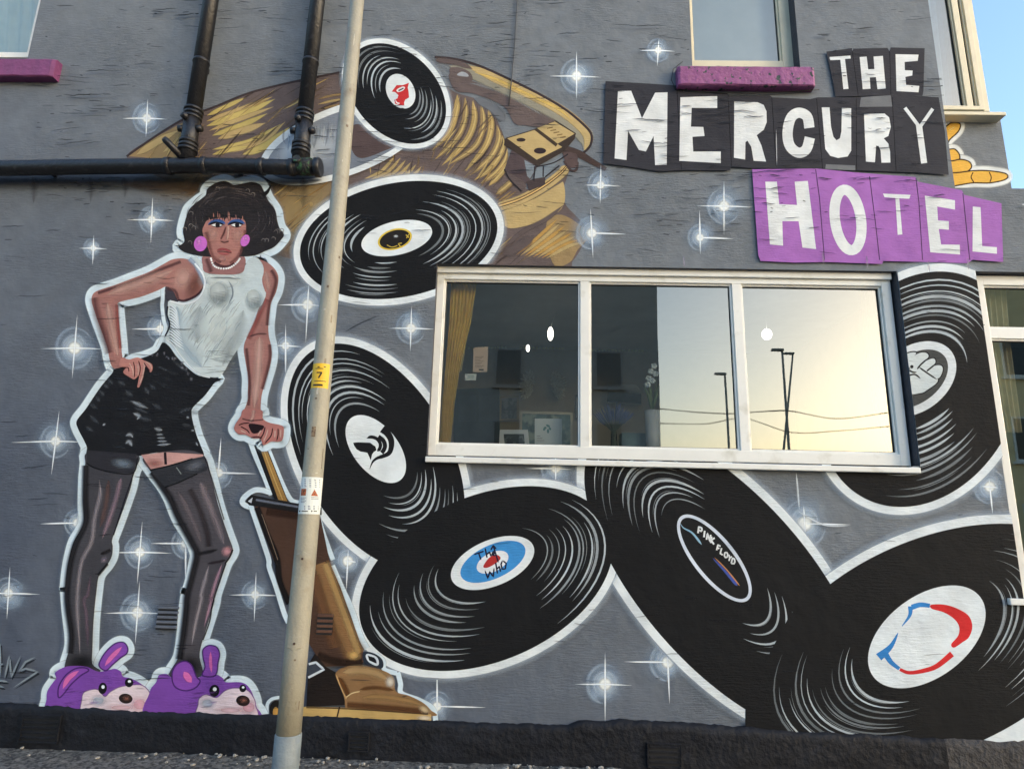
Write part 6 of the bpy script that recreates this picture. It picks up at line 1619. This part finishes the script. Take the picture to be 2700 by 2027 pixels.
# ================================================================== across the street (seen in the window glass)
YG = YF+.038
def refl(p, Y):
    d = CR*((p[0]-1350.0)/F_SRC) - CU*((p[1]-1013.5)/F_SRC) + CF
    t = (YG-CAM.y)/d.y; g = CAM+d*t
    d2 = Vector((d.x, -d.y, d.z)); s_ = (Y-YG)/d2.y
    return g+d2*s_
def house(label, x0, x1, y0, depth, h, wm, rm, nw, floors, fm=UPVC):
    e = empty('terraced_house', ((x0+x1)/2, y0-depth/2, 0)); tagg(e, label, 'house')
    def hp(o): o.parent = e; o.matrix_parent_inverse = Matrix.Translation(-e.location); return o
    hp(box('wall', x0, x1, y0-depth, y0, 0, h, wm, None, .01))
    hp(mesh_obj('roof', [(x0-.2, y0+.25, h-.05), (x1+.2, y0+.25, h-.05), (x1+.2, y0-depth-.25, h-.05), (x0-.2, y0-depth-.25, h-.05), (x0-.2, y0-depth/2, h+1.6), (x1+.2, y0-depth/2, h+1.6)], [(0, 1, 5, 4), (2, 3, 4, 5), (0, 4, 3), (1, 2, 5), (3, 2, 1, 0)], rm))
    for f in range(floors):
        for k in range(nw):
            cx = x0+(x1-x0)*(k+.5)/nw; z = 1.0+f*2.9
            bm = bmesh.new(); ring(bm, cx-.55, cx+.55, z, z+1.5, (.07, .07, .07, .07), y0+.002, y0+.05, 0)
            fr = hp(bm_obj('window', bm, fm)); q = pane(cx-.48, cx+.48, z+.07, z+1.43, y0+.02, None, HG); q.parent = fr
            s_ = box('sill', cx-.65, cx+.65, y0+.001, y0+.12, z-.09, z-.003, fm); s_.parent = fr
    return e
HG = mat('dark_house_glass', S(40, 46, 52), .08, .1, 2)
xe = refl(T5(2052, 600)[0], -20.0).x
house('dark grey rendered house standing across the street behind the viewer', xe-20, xe, -20.0, 8, 11.8, mat('dark_house_render', S(150, 148, 146), .9, .15, 2), mat('slate_roof', S(60, 62, 68), .7, .2, 3), 5, 3, mat('dark_window_frame', S(130, 130, 132), .5, .1))
ca = refl((2600, 1000), -17.0).x
house('cream rendered house further along the street', ca, ca+14, -17.0, 3, 12.0, mat('cream_house_render', S(240, 218, 168), .9, .12, 2), MATS['slate_roof'], 6, 3)
def street_lamp(top, Y, label, lean=0.0, dark=S(150, 148, 140)):
    t = refl(top, Y); b = Vector((t.x+lean, t.y, 0))
    e = empty('street_lamp', b); tagg(e, label, 'street lamp', 'lamps along the promenade')
    m = mat('street_lamp_grey', dark, .5, .1)
    for o in (tube('column', [b, b.lerp(t, .5), t], [.045, .04, .032], m, None, 14), box('lantern', t.x-.32, t.x+.04, t.y-.07, t.y+.07, t.z-.03, t.z+.05, m, None, .03)):
        o.parent = e; o.matrix_parent_inverse = Matrix.Translation(-b)
street_lamp(T6(640, 605)[0], -14.0, 'tall grey street lamp column on the far side, tallest of the row')
street_lamp(T6(710, 628)[0], -17.0, 'leaning grey street lamp column beside the tallest one', -1.2)
street_lamp(T6(275, 760)[0], -15.0, 'shorter grey street lamp column standing nearer the dark house')
def festoon(pts, Y, label):
    q = [refl(p, Y) for p in cr(pts, False, 8)]
    e = empty('festoon_lights', q[0]); tagg(e, label, 'string lights', 'strings of lights across the street')
    bm = bmesh.new()
    for i in range(0, len(q)-1):
        for t in (0, .33, .66): bmesh.ops.create_icosphere(bm, subdivisions=1, radius=.018, matrix=Matrix.Translation(q[i].lerp(q[i+1], t)-Vector((0, 0, .02))))
    o1 = bm_obj('bulbs', bm, SEAL); o1['kind'] = 'stuff'; o2 = tube('wire', q, .0032, SEAL, None, 6)
    for o in (o1, o2): o.parent = e; o.matrix_parent_inverse = Matrix.Translation(-q[0])
festoon(T6(-150, 985, 100, 1010, 320, 1018, 560, 1000, 700, 1000, 1000, 1050, 1330, 1010), -12, 'upper string of small bulbs hung between the lamp columns')
festoon(T6(-150, 1080, 150, 1085, 400, 1050, 700, 1140, 1000, 1130, 1340, 1100), -12.5, 'lower string of small bulbs hung between the lamp columns')
